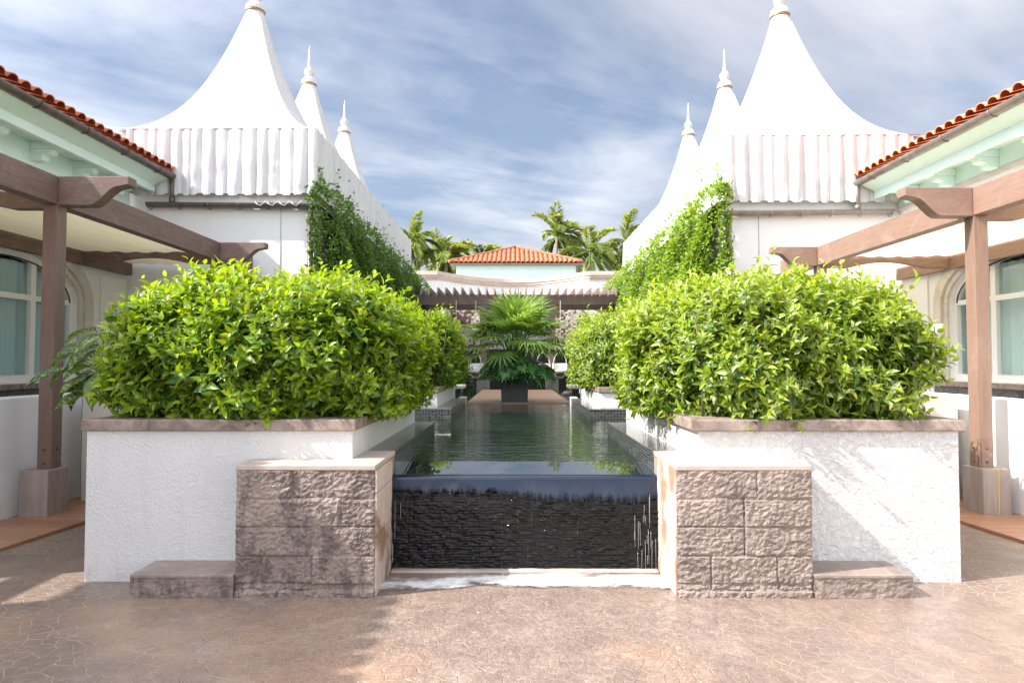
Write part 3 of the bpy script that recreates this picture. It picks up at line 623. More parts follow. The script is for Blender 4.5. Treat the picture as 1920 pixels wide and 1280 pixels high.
def vine(side,xw,label,mat,seed,y0=11.75,y1=24.2):
    rng=np.random.default_rng(seed)
    e=empty('wall_vine',(side*xw,y0,0),label,'climbing plant')
    n=62000; y=y0+(y1-y0)*rng.random(n)**1.25; z=.9+3.9*rng.random(n)**.8
    yl=np.array([fbm(q*1.3+seed,3,0,4) for q in np.linspace(y0,y1,200)]); top=4.78+.22*np.interp(y,np.linspace(y0,y1,200),yl)+.22*(y<y0+.8)
    z=np.minimum(z,.9+(top-.9)*rng.random(n)**.7)
    th=.52*np.clip((top-z)/.28,0.2,1)**.5*np.clip((y-y0+.12)/.22,.4,1)+.07*np.sin(y*3.1+z*4)+.05*np.sin(z*7+y*1.7)
    dep=th-np.abs(rng.normal(size=n))*.07
    P=np.stack([-side*0+side*(xw-dep),y-.06*(y<y0+.3),z],1)
    # sprigs over the top
    m=900; yy=y0+(y1-y0)*rng.random(m)**1.6; tt=4.8+.2*np.interp(yy,np.linspace(y0,y1,200),yl); zz=tt+np.abs(rng.normal(size=m))*.17*(1+.5*np.sin(yy*5)); P2=np.stack([side*(xw-.05-.12*rng.random(m)),yy,zz],1)
    # front return over the corner
    m2=1100; q=rng.random(m2)**1.4; P3=np.stack([side*(xw+.10*rng.random(m2)-.22*rng.random(m2)),y0-.07-.06*rng.random(m2),4.9-3.0*rng.random(m2)],1)
    P=np.concatenate([P,P2,P3]); n=len(P)
    D=rng.normal(size=(n,3))*.7+np.array([-side*.5,-.25,.25]); N=rng.normal(size=(n,3))*.5+np.array([-side*.8,-.3,.55])
    L=rng.uniform(.055,.105,n); leaves('foliage',P,D,N,L,L*.62,T_SMALL,mat,e)
    s=MB()
    for i in range(26):
        yy=random.uniform(y0,y1-1); zc=random.uniform(2.5,4.6); xx=side*(xw-.06)
        s.tube([(xx,yy,.2),(xx,yy+.1,zc*.5),(xx-side*.02,yy+random.uniform(-.3,.3),zc),(xx-side*.05,yy+random.uniform(-.3,.3),zc+.5)],[.012,.010,.007,.003],5)
    s.build('stems',M['stem'],e)
    b=MB(); 
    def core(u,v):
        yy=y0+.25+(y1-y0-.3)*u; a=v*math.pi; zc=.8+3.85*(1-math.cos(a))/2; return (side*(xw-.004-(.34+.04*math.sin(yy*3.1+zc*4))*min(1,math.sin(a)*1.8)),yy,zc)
    b.grid(core,90,24).build('inner_fill',M['twig'],e)
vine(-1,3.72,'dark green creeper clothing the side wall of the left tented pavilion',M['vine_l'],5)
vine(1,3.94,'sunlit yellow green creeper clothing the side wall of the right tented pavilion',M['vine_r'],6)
# ------------------------------------------------------------------ tented pavilions
GUTL=M['gutter']; 
def halfgutter(m,p0,p1,r,seg=10,along='y'):
    """open half-round channel from p0 to p1"""
    p0=Vector(p0);p1=Vector(p1); d=(p1-p0).normalized(); side=d.cross(Vector((0,0,1))).normalized()
    v=[];f=[]
    for p in (p0,p1):
        for rr in (r,r-.008):
            for k in range(seg+1):
                a=math.pi*k/seg; v.append(p+side*math.cos(a)*rr-Vector((0,0,1))*math.sin(a)*rr)
    n=seg+1
    for k in range(seg):
        f.append((k,k+1,2*n+k+1,2*n+k)); f.append((n+k+1,n+k,3*n+k,3*n+k+1))
    f.append((0,2*n,3*n,n)); f.append((seg,n+seg,3*n+seg,2*n+seg))
    f.append(tuple(range(0,seg+1)))
    f.append(tuple(2*n+k for k in range(seg,-1,-1)))
    m.add(v,f,False)
def pavilion(side,xe,xp,F,bay,ztop,name,pk,gz,seed,vmat):
    B=F+3*bay; xw=6.34 if side<0 else 6.36; xo=7.16
    e=empty('tented_pavilion',(side*xe,F,0),'white tented pavilion with pleated curtain valance on the %s side'%name,'pavilion','pair of white tented pavilions') 
    del e['group']
    x0,x1=sorted((side*xe,side*9.6))
    b=MB(); b.box(x0,x1,F+.02,24.3,0,gz+.0); wl=b.build('wall',M['white'],e)
    s=MB(); xs=side*(xe+.62); s.box(xs-.004,xs+.004,F+.012,F+.022,0,gz); s.build('panel_seam',M['gasket2'],e)
    # soffit slab under curtain
    MB().box(x0+(.03 if side>0 else 0),x1-(0 if side>0 else .03),F+.05,B,gz,ztop-.06).build('upper_wall',M['white'],e)
    # gutter
    gm=M['gutter'] if side<0 else M['gutter_grey']
    g=MB(); ga=Vector((side*(xe+(-.06)),F-.09,gz+.0)); gb=Vector((side*(xe+3.05),F-.09,gz+.03)); halfgutter(g,ga,gb,.085); 
    gu=g.build('gutter',gm,e)
    for k in range(6):
        x=side*(xe+.25+k*.55); q=MB(); 
        q.tube([(x,F-.09-.09*math.cos(a),gz-.002-.09*math.sin(a)) for a in [math.pi*i/8 for i in range(9)]],.007,6); q.build('gutter_bracket',gm,gu)
    # down pipe from eave
    d=MB(); xd=side*(xw-.03); d.tube([(xd,F-.09,gz+.02),(xd,F-.09,gz+.58)],.045,12); d.tube([(xd,F-.09,gz+.02),(xd,F-.09,gz+.12)],.052,12); d.build('downpipe',gm,e)
    d=MB(); xd=side*(xe+.03); d.tube([(xd,F-.10,0),(xd,F-.10,gz-.06)],.05,12); d.build('corner_pipe',gm,e)
    # valance curtain, front and inner side
    m=MB(); H0=gz+.21
    def curt(L,fn,n,seed,xcut=None):
        ru=random.Random(seed); ws=[0]
        while ws[-1]<L: ws.append(ws[-1]+ru.uniform(.17,.30))
        def pleat(s):
            k=0
            while k<len(ws)-2 and ws[k+1]<s: k+=1
            fr=(s-ws[k])/(ws[k+1]-ws[k]); return fr,k
        def f(u,v):
            s=u*L; fr,k=pleat(s)
            dep=.085*max(0,math.sin(fr*math.pi))**.45*(.75+.25*math.sin(k*1.7))
            dep+=(.030*fbm(s*1.8+seed,v*2.5,0,3)+.010*fbm(s*9+seed,v*1.5,4,3))*(1-.5*v)
            grow=.6+.6*(1-v)
            tab=.04*(1/(1+math.exp(-(fr-.22)*40)))*(1/(1+math.exp((fr-.80)*40)))
            zz=H0+(ztop-H0)*v-tab*max(0,1-v*9)
            return fn(s+.03*math.sin(k*2.3)*(1-v)*math.sin(fr*3.14),dep*grow,zz)
        return f
    L=3.55
    m.grid(curt(L,lambda s,d,z:(side*(xe-.075+s),F-.03-d,z),0,seed),int(L*110),18)
    v1=m.build('valance_front',vmat,e,fix=False)
    m=MB(); L2=3*bay
    m.grid(curt(L2,lambda s,d,z:(side*(xe-.02-d),F-.07+s,z),0,seed+9),int(L2*70),10)
    m.build('valance_side',vmat,e,fix=False)
    # hem rope
    r=MB(); r.tube([(side*(xe+3.6),F-.05,ztop),(side*(xe-.03),F-.05,ztop),(side*(xe-.03),B,ztop)],.014,6); r.build('edge_rope',M['rope'],e)
    nm=['nearest','middle','farthest']
    for k in range(3):
        cy=F+bay*(k+.5); hw=xp-xe
        te=empty('tent_canopy',(side*xp,cy,ztop),'%s of the three white peaked tent roofs on the %s pavilion'%(nm[k],name),'tent roof','peaked tent roofs on the %s pavilion'%name)
        del te['group']
        H=pk
        def f(u,v):
            a=u*8; kseg=int(a)%8; fr=a-int(a)
            cs=[(1,0),(1,1),(0,1),(-1,1),(-1,0),(-1,-1),(0,-1),(1,-1)]
            p0=cs[kseg]; p1=cs[(kseg+1)%8]; qx=p0[0]+(p1[0]-p0[0])*fr; qy=p0[1]+(p1[1]-p0[1])*fr
            an=math.atan2(qy,qx); rr=.17; t_=1-(1-v)**1.0
            x=(1-t_)*qx*hw+t_*rr*math.cos(an); y=(1-t_)*qy*bay/2+t_*rr*math.sin(an)
            # between guy ridges the cloth rounds off
            rd=math.hypot(qx,qy); rb=math.hypot(x,y); rnd=(1-t_)*t_*.9
            sx=math.cos(an); tgt=((1-t_)*1.12*hw+t_*rr)
            x=x*(1-rnd)+math.cos(an)*tgt*rnd; y=y*(1-rnd)+math.sin(an)*tgt*rnd
            z=ztop+H*(.30*t_+.70*t_**2.5)
            return (side*xp+x,cy+y,z)
        tm=MB(); tm.grid(f,96,40); tm.build('canopy',M['tent'],te,fix=True)
        sm=MB()
        for q in range(8): sm.tube([f(q/8+1e-6,(j+.5)/16) for j in range(16)],.007,5)
        sm.build('seam',M['tent'],te)
        zt=ztop+H
        MB().lathe(side*xp,cy,[(.185,zt-.03),(.20,zt-.03),(.20,zt+.005),(.185,zt+.005)],24).build('ring',M['ringmetal'],te)
        MB().lathe(side*xp,cy,[(.205,zt+.006),(.21,zt+.03),(.19,zt+.12),(.15,zt+.17),(.10,zt+.20),(.085,zt+.22),(.11,zt+.26),(.135,zt+.32),(.13,zt+.38),(.09,zt+.44),(.055,zt+.48),(.048,zt+.52),(.04,zt+.62),(.03,zt+.80),(.025,zt+.88),(.035,zt+.90),(.035,zt+.93),(.015,zt+.96),(.008,zt+1.08),(.0,zt+1.10)],24).build('finial',M['tent'],te)
    return e
M['rope']=pbr('grey_edge_rope',(.45,.43,.41),.6); M['gasket2']=pbr('grey_joint_sealant',(.30,.29,.27),.7)
M['valance_r']=pbr('white_pvc_curtain_right',varied((.60,.585,.58),(.69,.67,.655),2.2,5,vec=(1,1,.4)),.4,nbump(7,.35,.02,4,(1,1,.3)))
pavilion(-1,3.71,5.60,11.8,3.65,5.95,'left',3.25,4.52,21,M['valance'])
pavilion(1,3.93,5.76,11.8,3.62,5.82,'right',3.25,4.38,33,M['valance_r'])
# loose cords on the left gutter
cd=MB()
for k in range(4):
    x=-4.75+k*.22; cd.tube([(x,11.66,4.56),(x+.05,11.60,4.50),(x+.12,11.60,4.47),(x+.17,11.62,4.53),(x+.2,11.66,4.58)],.006,5)
tag(cd.build('cord',M['cord']),'loose white cord looped over the left pavilion gutter','cord')
# ------------------------------------------------------------------ barrel tiles
def tiles(name,O,U,S,cols,parent,course=.34,wd=.21,mat=None):
    """O origin at eave, U unit along eave, S unit up slope; cols: (distance along eave, start, end along slope)"""
    O=Vector(O);U=Vector(U).normalized();S=Vector(S).normalized();N=U.cross(S); 
    if N.z<0: N=-N
    V=[];F=[];C=[]
    seg=6
    for c,s0,s1 in cols:
        s=s0-.05
        while s<s1:
            e=min(s+course+.05,s1+.02); rr=random.random(); r0=wd*.46; r1=wd*.36; b=len(V)
            j=random.uniform(-.006,.006)
            for (q,r,lift) in ((s,r0,.03),(e,r1,.0)):
                for k in range(seg+1):
                    a=math.pi*k/seg; V.append(O+U*(c+j+math.cos(a)*r)+S*q+N*(math.sin(a)*r*.85+lift)); C.append(rr)
            n=seg+1
            for k in range(seg): F.append((b+k,b+k+1,b+n+k+1,b+n+k))
            # front lip thickness
            b2=len(V)
            for k in range(seg+1):
                a=math.pi*k/seg; V.append(O+U*(c+j+math.cos(a)*(r0-.016))+S*s+N*(math.sin(a)*(r0-.016)*.85+.03)); C.append(rr)
            for k in range(seg): F.append((b+k,b2+k,b2+k+1,b+k+1))
            s+=course
    m=MB(); m.v=[tuple(v) for v in V]; m.f=F; m.smooth=[True]*len(F)
    o=m.build(name,mat or M['terracotta'],parent,fix=False)
    at=o.data.attributes.new('rnd','FLOAT','POINT'); at.data.foreach_set('value',C); return o
# ------------------------------------------------------------------ villa wings
def arch_pts(cy,hw,z0,zs,rise,n=24):
    p=[(cy-hw,z0),(cy+hw,z0)]
    for i in range(n+1):
        a=math.pi*i/n; p.append((cy+hw*math.cos(a),zs+rise*math.sin(a)))
    return p
def wing(side,xw,xe,ze,name,winY,gm,Y0=-7.,Y1=11.78,bright=False):
    e=empty('villa_wing',(side*xw,4.,0),'white villa wing with mint eaves and red roof tiles on the %s'%name,'building')
    Zt=4.50
    X=lambda a: side*a
    # wall with arched window openings: panels between openings
    def wb(y0,y1,z0,z1,x_in=0.):
        b=MB(); xa,xb=sorted((X(xw),X(xw+.28))); b.box(xa,xb,y0,y1,z0,z1); return b
    w=MB(); xa,xb=sorted((X(xw),X(xw+.28)))
    hw=1.36; z0=1.32; zs=2.57; rise=.66
    edges=[]
    ylast=3.85 if side<0 else Y0
    for cy in winY:
        w.box(xa,xb,ylast,cy-hw,0,Zt); w.box(xa,xb,cy-hw,cy+hw,0,z0)
        # spandrel strips above arch
        n=24
        for i in range(n):
            ya=cy-hw+2*hw*i/n; yb=cy-hw+2*hw*(i+1)/n
            za=zs+rise*math.sqrt(max(0,1-((ya-cy)/hw)**2)); zb=zs+rise*math.sqrt(max(0,1-((yb-cy)/hw)**2))
            w.prism([(ya,za),(yb,zb),(yb,Zt),(ya,Zt)],'x',xa,xb)
        ylast=cy+hw
    w.box(xa,xb,ylast,Y1,0,Zt)
    if side<0:
        w.box(xa,xb,Y0,3.15,0,Zt); w.box(xa,xb,3.15,3.85,4.35,Zt); w.box(xa,xb,3.15,3.85,0,.9)  # unseen gap added in the wall to let a sun patch onto the ground
    w.build('wall',M['white'],e)
    pn=MB(); xa2,xb2=sorted((X(xw-.03),X(xw))); pn.box(xa2,xb2,11.02,11.74,.2,2.15); pn.box(xa2,xb2,11.02,11.74,2.17,3.12); pn.build('wall_panel',M['white'],e,bevel=.008)
    sill=MB(); s0,s1=sorted((X(xw-.10),X(xw))); sill.box(s0,s1,4.5,10.9,1.22,1.30); sill.build('sill_band',M['coping'],e,bevel=.01)
    s2=MB(); s0,s1=sorted((X(xw-.02),X(xw))); s2.box(s0,s1,4.5,10.9,1.02,1.215); s2.build('tile_band',M['mosaic'],e)
    # room behind
    rb=MB(); r0,r1=sorted((X(xw+.9),X(xw+1.0)))
    rb.box(r0,r1,4,11.6,0,4.5); r0,r1=sorted((X(xw+.28),X(xw+1.0))); rb.box(r0,r1,4,11.6,4.0,4.1); rb.box(r0,r1,11.5,11.6,0,4.); rb.box(r0,r1,4,4.1,0,4.); rb.box(r0,r1,4.1,11.5,.8,.9); rb.build('room_lining',M['roomr'] if bright else M['room'],e)
    for cy in winY:
        wn=MB(); f0,f1=sorted((X(xw+.06),X(xw+.14)))
        P=arch_pts(cy,hw-.002,z0,zs,rise); Q=arch_pts(cy,hw-.09,z0+.10,zs,rise-.09)
        n=len(P)
        for i in range(n):
            a,b_,c,d=P[i],P[(i+1)%n],Q[(i+1)%n],Q[i]; wn.prism([a,b_,c,d],'x',f0,f1)
        for ym in (cy-.45,cy+.48):
            zt=zs+(rise-.09)*math.sqrt(1-((ym-cy)/(hw-.09))**2)+.02; wn.box(f0+.002,f1-.002,ym-.05,ym+.05,z0+.1,zt)
        wn.box(f0+.001,f1-.001,cy-hw+.08,cy+hw-.08,zs-.04,zs+.04)
        wo_=wn.build('window',M['frame'],e)
        gl=MB(); x_=X(xw+.12); Q=arch_pts(cy,hw-.10,z0+.11,zs,rise-.10); gl.prism(Q,'x',x_-.003,x_+.003); gl.build('pane',M['glass'],wo_)
        gk=MB(); g0,g1=sorted((X(xw+.05),X(xw+.062)))
        Qo=arch_pts(cy,hw-.09,z0+.10,zs,rise-.09); Qi=arch_pts(cy,hw-.11,z0+.12,zs,rise-.11)
        for i in range(2,len(Qo)-1): gk.prism([Qo[i],Qo[i+1],Qi[i+1],Qi[i]],'x',g0,g1)
        gk.build('gasket',M['gasket'],wo_)
        cu=MB(); xx=xw+.30
        cu.grid(lambda u,v:(X(xx+.035*math.sin(u*95)+.012*math.sin(u*37)),cy-hw+2*hw*u,z0-.2+(2.0)*v),190,2); cu.build('curtain',M['curtain'] if bright else M['curtain_blue'],wo_)
        # stone surround in steps
        for j,(o_,i_,pr) in enumerate(((.34,.22,.05),(.22,.10,.085),(.10,.0,.04))):
            sm=MB(); A=arch_pts(cy,hw+o_,z0,zs,rise+o_)[1:]; Bq=arch_pts(cy,hw+i_,z0,zs,rise+i_)[1:]
            a0,a1=sorted((X(xw-pr),X(xw)))
            A.append((cy-hw-o_,z0)); Bq.append((cy-hw-i_,z0))
            for i in range(len(A)-1): sm.prism([A[i],A[i+1],Bq[i+1],Bq[i]],'x',a0,a1)
            sm.build('surround',M['surround'],wo_,bevel=.006)
        kj=MB()
        for zz_ in (2.2,): kj.box(*sorted((X(xw-.088),X(xw-.0))),cy+hw+.10,cy+hw+.345,zz_,zz_+.006)
        kj.build('surround_joint',M['gasket2'],wo_)
    # eaves
    ea=MB(); a0,a1=sorted((X(xw-.035),X(xw))); ea.box(a0,a1,Y0,Y1-.002,4.47,4.90)
    o_=xe
    # slanting fascia, beam, soffit
    ea.prism([(X(o_+.02),ze-.10),(X(o_+.26),ze-.21),(X(o_+.26),ze-.16),(X(o_+.02),ze-.03)],'y',Y0,Y1-.12)
    ea.prism([(X(o_+.262),ze-.145),(X(o_+.262),ze-.34),(X(o_+.34),ze-.34),(X(o_+.34),ze-.145)],'y',Y0,Y1-.10)
    ea.prism([(X(o_+.342),ze-.22),(X(o_+.342),ze-.17),(X(xw),ze-.17),(X(xw),ze-.22)],'y',Y0,Y1-.11)
    ea.build('eaves',M['mint'],e,bevel=.006)
    k=0; y=11.25
    while y>2.5:
        b=MB(); a0,a1=sorted((X(xw-.036),X(xw-.45))); b.box(a0,a1,y-.09,y+.09,ze-.33,ze-.222)
        pts=[(X(xw-.036),ze-.332),(X(xw-.36),ze-.332),(X(xw-.33),ze-.40),(X(xw-.22),ze-.42),(X(xw-.20),ze-.49),(X(xw-.036),ze-.50)]
        b.prism(pts,'y',y-.075,y+.075); b.build('bracket',M['mint'],e,bevel=.006); y-=.93
    c0,c1=sorted((X(xw-.05),X(xw))); MB().box(c0,c1,Y0,Y1-.001,4.40,4.468).build('moulding',M['surround'],e,bevel=.01)
    g=MB(); halfgutter(g,(X(xe-.02),Y1-.05,ze-.02),(X(xe-.02),Y0,ze-.02),.085); gu=g.build('gutter',gm,e)
    y=11.2
    while y>2.5:
        q=MB(); q.tube([(X(xe-.02)-.092*math.cos(a),y,ze-.022-.092*math.sin(a)) for a in [math.pi*i/8 for i in range(9)]],.008,6); q.build('gutter_bracket',gm,gu); y-=.95
    # roof slab and tiles, pitch 22 deg away from the court
    pit=R(20); S=Vector((side*math.cos(pit),0,math.sin(pit))); L=3.6
    O=Vector((X(xe+.0),0,ze+.06))
    rs=MB(); A=O-Vector((0,0,.05)); Bv=A+S*L; rs.prism([(A.x,A.z-.06),(Bv.x,Bv.z-.06),(Bv.x,Bv.z),(A.x,A.z)],'y',Y0,Y1-.05); rf=rs.build('roof',M['terra_plain'],e)
    cols=[(y_,0,L if y_<5 else L) for y_ in np.arange(3.0,11.75,.213)]+[(y_,0,.7) for y_ in np.arange(Y0,3.0,.213)]
    tiles('roof_tiles',O,(0,1,0),S,cols,rf)
    return e
M['roomr']=pbr('pale_room',(.45,.52,.52),.9)
M['terra_far']=pbr('pale_terracotta_tile',lambda t:t.mix(.45,terra(t),(.86,.42,.24)),.6)
M['terra_plain']=pbr('terracotta_bed',varied((.30,.09,.05),(.42,.15,.08),4,4),.8)
wing(-1,7.16,6.34,5.08,'left',(9.10,),M['gutter'])
wing(1,7.16,6.36,4.95,'right',(9.15,),M['gutter_grey'],bright=True)
# ------------------------------------------------------------------ side pergolas
def corbel(m,x0,side,yc,zt,L=.75,th=.13,hh=.29):
    # ogee tail from x0 outwards (towards the pool)
    d=-side
    prof=[(0,0),(L,0),(L,-.085),(L-.08,-.10)]
    for i in range(13):
        t_=i/12; x=L-.10-(L-.42)*t_; z=-.105-(hh-.105)*(.5-.5*math.cos(math.pi*t_)); prof.append((x,z))
    prof+=[(.12,-hh),(0,-hh)]
    m.prism([(x0+d*p[0],zt+p[1]) for p in prof],'y',yc,yc+th)
def pergola(side,xi,zt,hb,name,posts,bm,pm,cm,xwall,mats):
    e=empty('pergola',(side*xi,posts[0],0),'%s timber pergola with cream canopy on the %s side of the court'%(mats,name),'pergola')
    X=lambda a: side*a
    y0,y1=1.2,11.72
    b=MB(); a0,a1=sorted((X(xi),X(xi+.15))); b.box(a0,a1,y0,posts[1]-.0,zt-hb,zt); b.build('main_beam',bm,e,bevel=.006)
    b=MB(); b.box(a0,a1,posts[1]+.002,y1,zt-hb,zt-.0); b.build('main_beam',bm,e,bevel=.006)
    b=MB(); c0,c1=sorted((X(xwall-.14),X(xwall-.04))); b.box(c0,c1,y0,y1,zt-.36,zt-.14); b.build('wall_beam',bm,e,bevel=.006)
    for p in posts:
        m=MB(); corbel(m,X(xi-.003),side,p,zt-.002,.72 if side>0 else .74,.15,hb+.005); m.build('corbel',bm,e,bevel=.005)
        # cross beam with arched underside
        L=xwall-.14-xi-.15; pr=[(0,0),(L,0),(L,-hb)]
        n=16; sp=.35
        for i in range(n+1):
            t_=i/n; x=L-sp-(L-2*sp)*t_; pr.append((x,-hb+.10*math.sin(math.pi*t_)))
        pr.append((0,-hb))
        m=MB(); m.prism([(X(xi+.151+q[0]),zt-.04+q[1]) for q in pr],'y',p+.01,p+.13); m.build('cross_beam',bm,e,bevel=.004)
        m=MB(); a0,a1=sorted((X(xi+.0),X(xi+.15))); m.box(a0,a1,p,p+.15,.50,zt-hb-.001); po=m.build('post',pm,e,bevel=.006)
        # steel plates and bolts at foot
        for (bx,bz) in ((.04,.58),(.11,.58),(.04,.70),(.11,.70)):
            pass
        for bz in (.56,.70):
            MB().tube([(X(xi+.075),p,bz),(X(xi+.075),p-.016,bz)],.011,8).build('bolt',M['bolt'],po); MB().tube([(X(xi),p+.075,bz),(X(xi-.016),p+.075,bz)],.011,8).build('bolt',M['bolt'],po)
        if side>0:
            q=MB(); q.box(X(xi+.02),X(xi+.13),p-.006,p-.001,.50,.80); q.box(X(xi-.006),X(xi-.001),p+.02,p+.13,.50,.80); q.build('steel_plate',pm,po)
        # stone base
        m=MB(); a0,a1=sorted((X(xi-.04),X(xi+.25))); m.box(a0,a1,p-.10,p+.21,.02,.50); ba=m.build('post_base',M['base'],e,bevel=.008)
        if side>0 and p==posts[0]:
            q=MB(); q.box(X(xi+.115),X(xi+.123),p-.103,p-.098,.03,.50); q.build('yellow_strip',M['yellow'],ba)
    # canopies, one per bay, sagging slightly
    spans=[(posts[0]-1.75 if side<0 else posts[0]-1.9,posts[0]+.0),(posts[0]+.14,posts[1]),(posts[1]+.14,y1-.05)]
    for a,c in spans:
        m=MB(); m.grid(lambda u,v:(X(xi+.16+(xwall-.32-xi)*u),a+(c-a)*v,zt-.14-.05*math.sin(math.pi*u)*(.5+.5*math.sin(math.pi*v))-.01*math.sin(u*40)),30,20)
        m.build('canopy',cm,e,fix=False)
    return e
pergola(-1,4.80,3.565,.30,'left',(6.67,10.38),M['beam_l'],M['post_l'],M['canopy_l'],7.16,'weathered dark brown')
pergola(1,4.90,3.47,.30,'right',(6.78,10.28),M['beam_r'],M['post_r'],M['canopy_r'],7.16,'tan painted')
# low garden walls
b=MB(); b.box(-5.43,-5.13,2.2,11.2,0,1.24); tag(b.build('garden_wall',M['white'],bevel=.01),'low white garden wall behind the left pergola post','garden wall')
b=MB(); b.box(5.26,5.56,2.2,11.2,0,1.21); tag(b.build('garden_wall',M['white'],bevel=.01),'low white garden wall behind the right pergola post','garden wall')
b=MB(); b.box(5.245,5.7,5.0,6.45,0,1.08); tag(b.build('wall_pier',M['white'],bevel=.01),'thicker white wall pier at the right edge, in front of the low wall','wall pier')
b=MB(); b.box(3.9,5.08,7.35,7.9,0,1.235); tag(b.build('planter_box',M['beigebox'],bevel=.01),'smooth cream planter box behind the right hedge near the tan post','planter box')
b=MB(); b.box(-4.95,-3.75,7.35,7.9,0,1.235); tag(b.build('planter_box',M['beigebox'],bevel=.01),'smooth cream planter box behind the left hedge near the dark post','planter box')
b=MB(); b.box(-4.985,-4.965,7.40,7.43,0,1.3); b.box(5.09,5.2,7.6,8.3,0,1.16)
tag(b.build('mosaic_post',M['mosaic']),'dark mosaic clad upstand beside the cream planter boxes','upstand')
# little tap / camera on right post
lp=MB(); lp.tube([(5.02,7.6,2.02),(4.80,7.55,2.05)],[.02,.012],8); lp.box(4.99,5.07,7.56,7.64,1.96,2.06)
tag(lp.build('wall_lamp',M['frame']),'small white spike lamp clipped beside the right tan post','lamp')
# ------------------------------------------------------------------ big leaved plants beside the hedges
def bigplant(name,cx,cy,z0,n,L,spread,hgt,label,cat,tmpl,mat,seed,W=.5,dirbias=(0,0),peti=True,group=None,droop=.25):
    rng=random.Random(seed); e=empty(name,(cx,cy,z0),label,cat,group)
    P=[];D=[];N=[];LL=[]; m=MB()
    for i in range(n):
        a=i*2.4+rng.uniform(-.4,.4); r=spread*rng.uniform(.15,1); h=hgt*rng.uniform(.25,1)*(1-.35*(r/spread))
        tip=Vector((cx+math.cos(a)*r+dirbias[0]*rng.random(),cy+math.sin(a)*r*.8+dirbias[1]*rng.random(),z0+h))
        base=Vector((cx+math.cos(a)*.04,cy+math.sin(a)*.04,z0))
        mid=(base+tip)/2+Vector((0,0,.12*hgt))
        if peti: m.tube([base,mid,tip],[.012,.009,.006],5)
        d=Vector((math.cos(a),math.sin(a),rng.uniform(-.5,.25)-droop)); P.append(tip); D.append(d); N.append(Vector((math.cos(a)*.35+rng.uniform(-.3,.3),math.sin(a)*.35-.35+rng.uniform(-.3,.3),1))); LL.append(L*rng.uniform(.65,1.1))
    leaves('foliage',P,D,N,np.array(LL),np.array(LL)*W,tmpl,mat,e)
    if peti: m.build('stalks',M['stalk'],e)
    return e
bigplant('dumb_cane',-3.75,6.35,1.1,64,.33,.55,.95,'speckled dumb cane plant leaning out from behind the left hedge','plant',T_BIG,M['dief'],4,.52,(-.12,-.25))
bigplant('dumb_cane',4.1,7.3,1.22,26,.26,.42,.5,'dark leafy plant low behind the right hedge in the cream box','plant',T_BIG,M['groundcover'],6,.42)
bigplant('leafy_shoot',5.35,5.3,.55,7,.13,.12,.15,'bright green leaf sprig at the right edge by the white wall pier','plant',T_BIG,M['hedge'],9,.45,(-.06,-.1))
# ------------------------------------------------------------------ pot with fan palm and monstera
DZ=.775
dk=MB(); dk.box(-.97,1.18,13.42,19.8,.5,DZ); tag(dk.build('bridge_deck',M['deck_f'] if 'deck_f' in M else M['deck']),'long reddish timber deck crossing behind the pool','decking')
po=empty('square_pot',(.02,13.75,DZ),'square anthracite planter pot standing on the deck edge','pot')
z1=DZ+.50; m=MB(); m.prism([(-.255,DZ),(.295,DZ),(.315,z1),(-.275,z1)],'y',13.46,14.02); m.build('pot_body',M['pot'],po,bevel=.01)
MB().box(-.24,.28,13.50,13.98,z1+.0,z1+.012).build('soil',M['soil'],po)
def fanpalm(cx,cy,z0,label):
    rng=random.Random(12); e=empty('fan_palm',(cx,cy,z0),label,'palm')
    P=[];D=[];N=[];L=[];W=[]; m=MB(); AG=[]
    for i in range(68):
        a=i*2.39996; el=R(rng.uniform(-12,80)) if i>8 else R(rng.uniform(55,88)); R0=rng.uniform(.50,.78)
        d=Vector((math.cos(a)*math.cos(el),math.sin(a)*math.cos(el)*.85,math.sin(el)))
        base=Vector((cx,cy,z0+.62)); hub=base+d*R0*Vector((1.15,1,1.0)).length/1.83
        hub=Vector((base.x+d.x*R0*1.25,base.y+d.y*R0,base.z+d.z*R0*1.05))
        m.tube([base-Vector((0,0,.62)),base+d*R0*.5+Vector((0,0,.06)),hub],[.012,.009,.006],5)
        side=d.cross(Vector((0,0,1))); side=side.normalized() if side.length>.1 else Vector((1,0,0)); nrm=side.cross(d).normalized()
        rl=rng.uniform(.48,.62); ns=30
        dd=(d*.9+Vector((0,0,-.18))).normalized(); nrm=side.cross(dd).normalized()
        for k in range(ns):
            t_=(k/(ns-1)-.5)*2; an=t_*R(118); v=dd*math.cos(an)+side*math.sin(an)
            v=v+nrm*(.12*abs(t_))
            P.append(hub); D.append(v); N.append(nrm+side*(.35 if k%2 else -.35)); L.append(rl*(1-.25*abs(t_)**2)*rng.uniform(.92,1.05)); W.append(.034); AG.append(rng.random()*.5+.3*math.sin(max(el,0))+ (.5 if rng.random()<.08 else 0))
    tv=np.array([(-.30,0,0),(.30,0,0),(-.5,.35,.0),(.5,.35,0),(-.36,.68,-.10),(.36,.68,-.10),(-.10,.88,-.24),(.10,.88,-.24),(0,1,-.42)],float)
    tf=[(0,1,3,2),(2,3,5,4),(4,5,7,6),(6,7,8)]
    leaves('fronds',P,D,N,np.array(L),np.array(W),(tv,tf),M['fan'],e,np.clip(np.array(AG),0,1))
    m.build('stalks',M['stalk'],e)
fanpalm(.06,13.75,z1+.05,'big fan palm with feathery drooping fronds growing in the square dark pot')
bigplant('monstera',.03,13.60,z1,100,.36,.66,.50,'glossy split leaf monstera filling the dark pot below the fan palm','plant',T_MON,M['mon'],8,.9,(0,-.12),droop=.45)
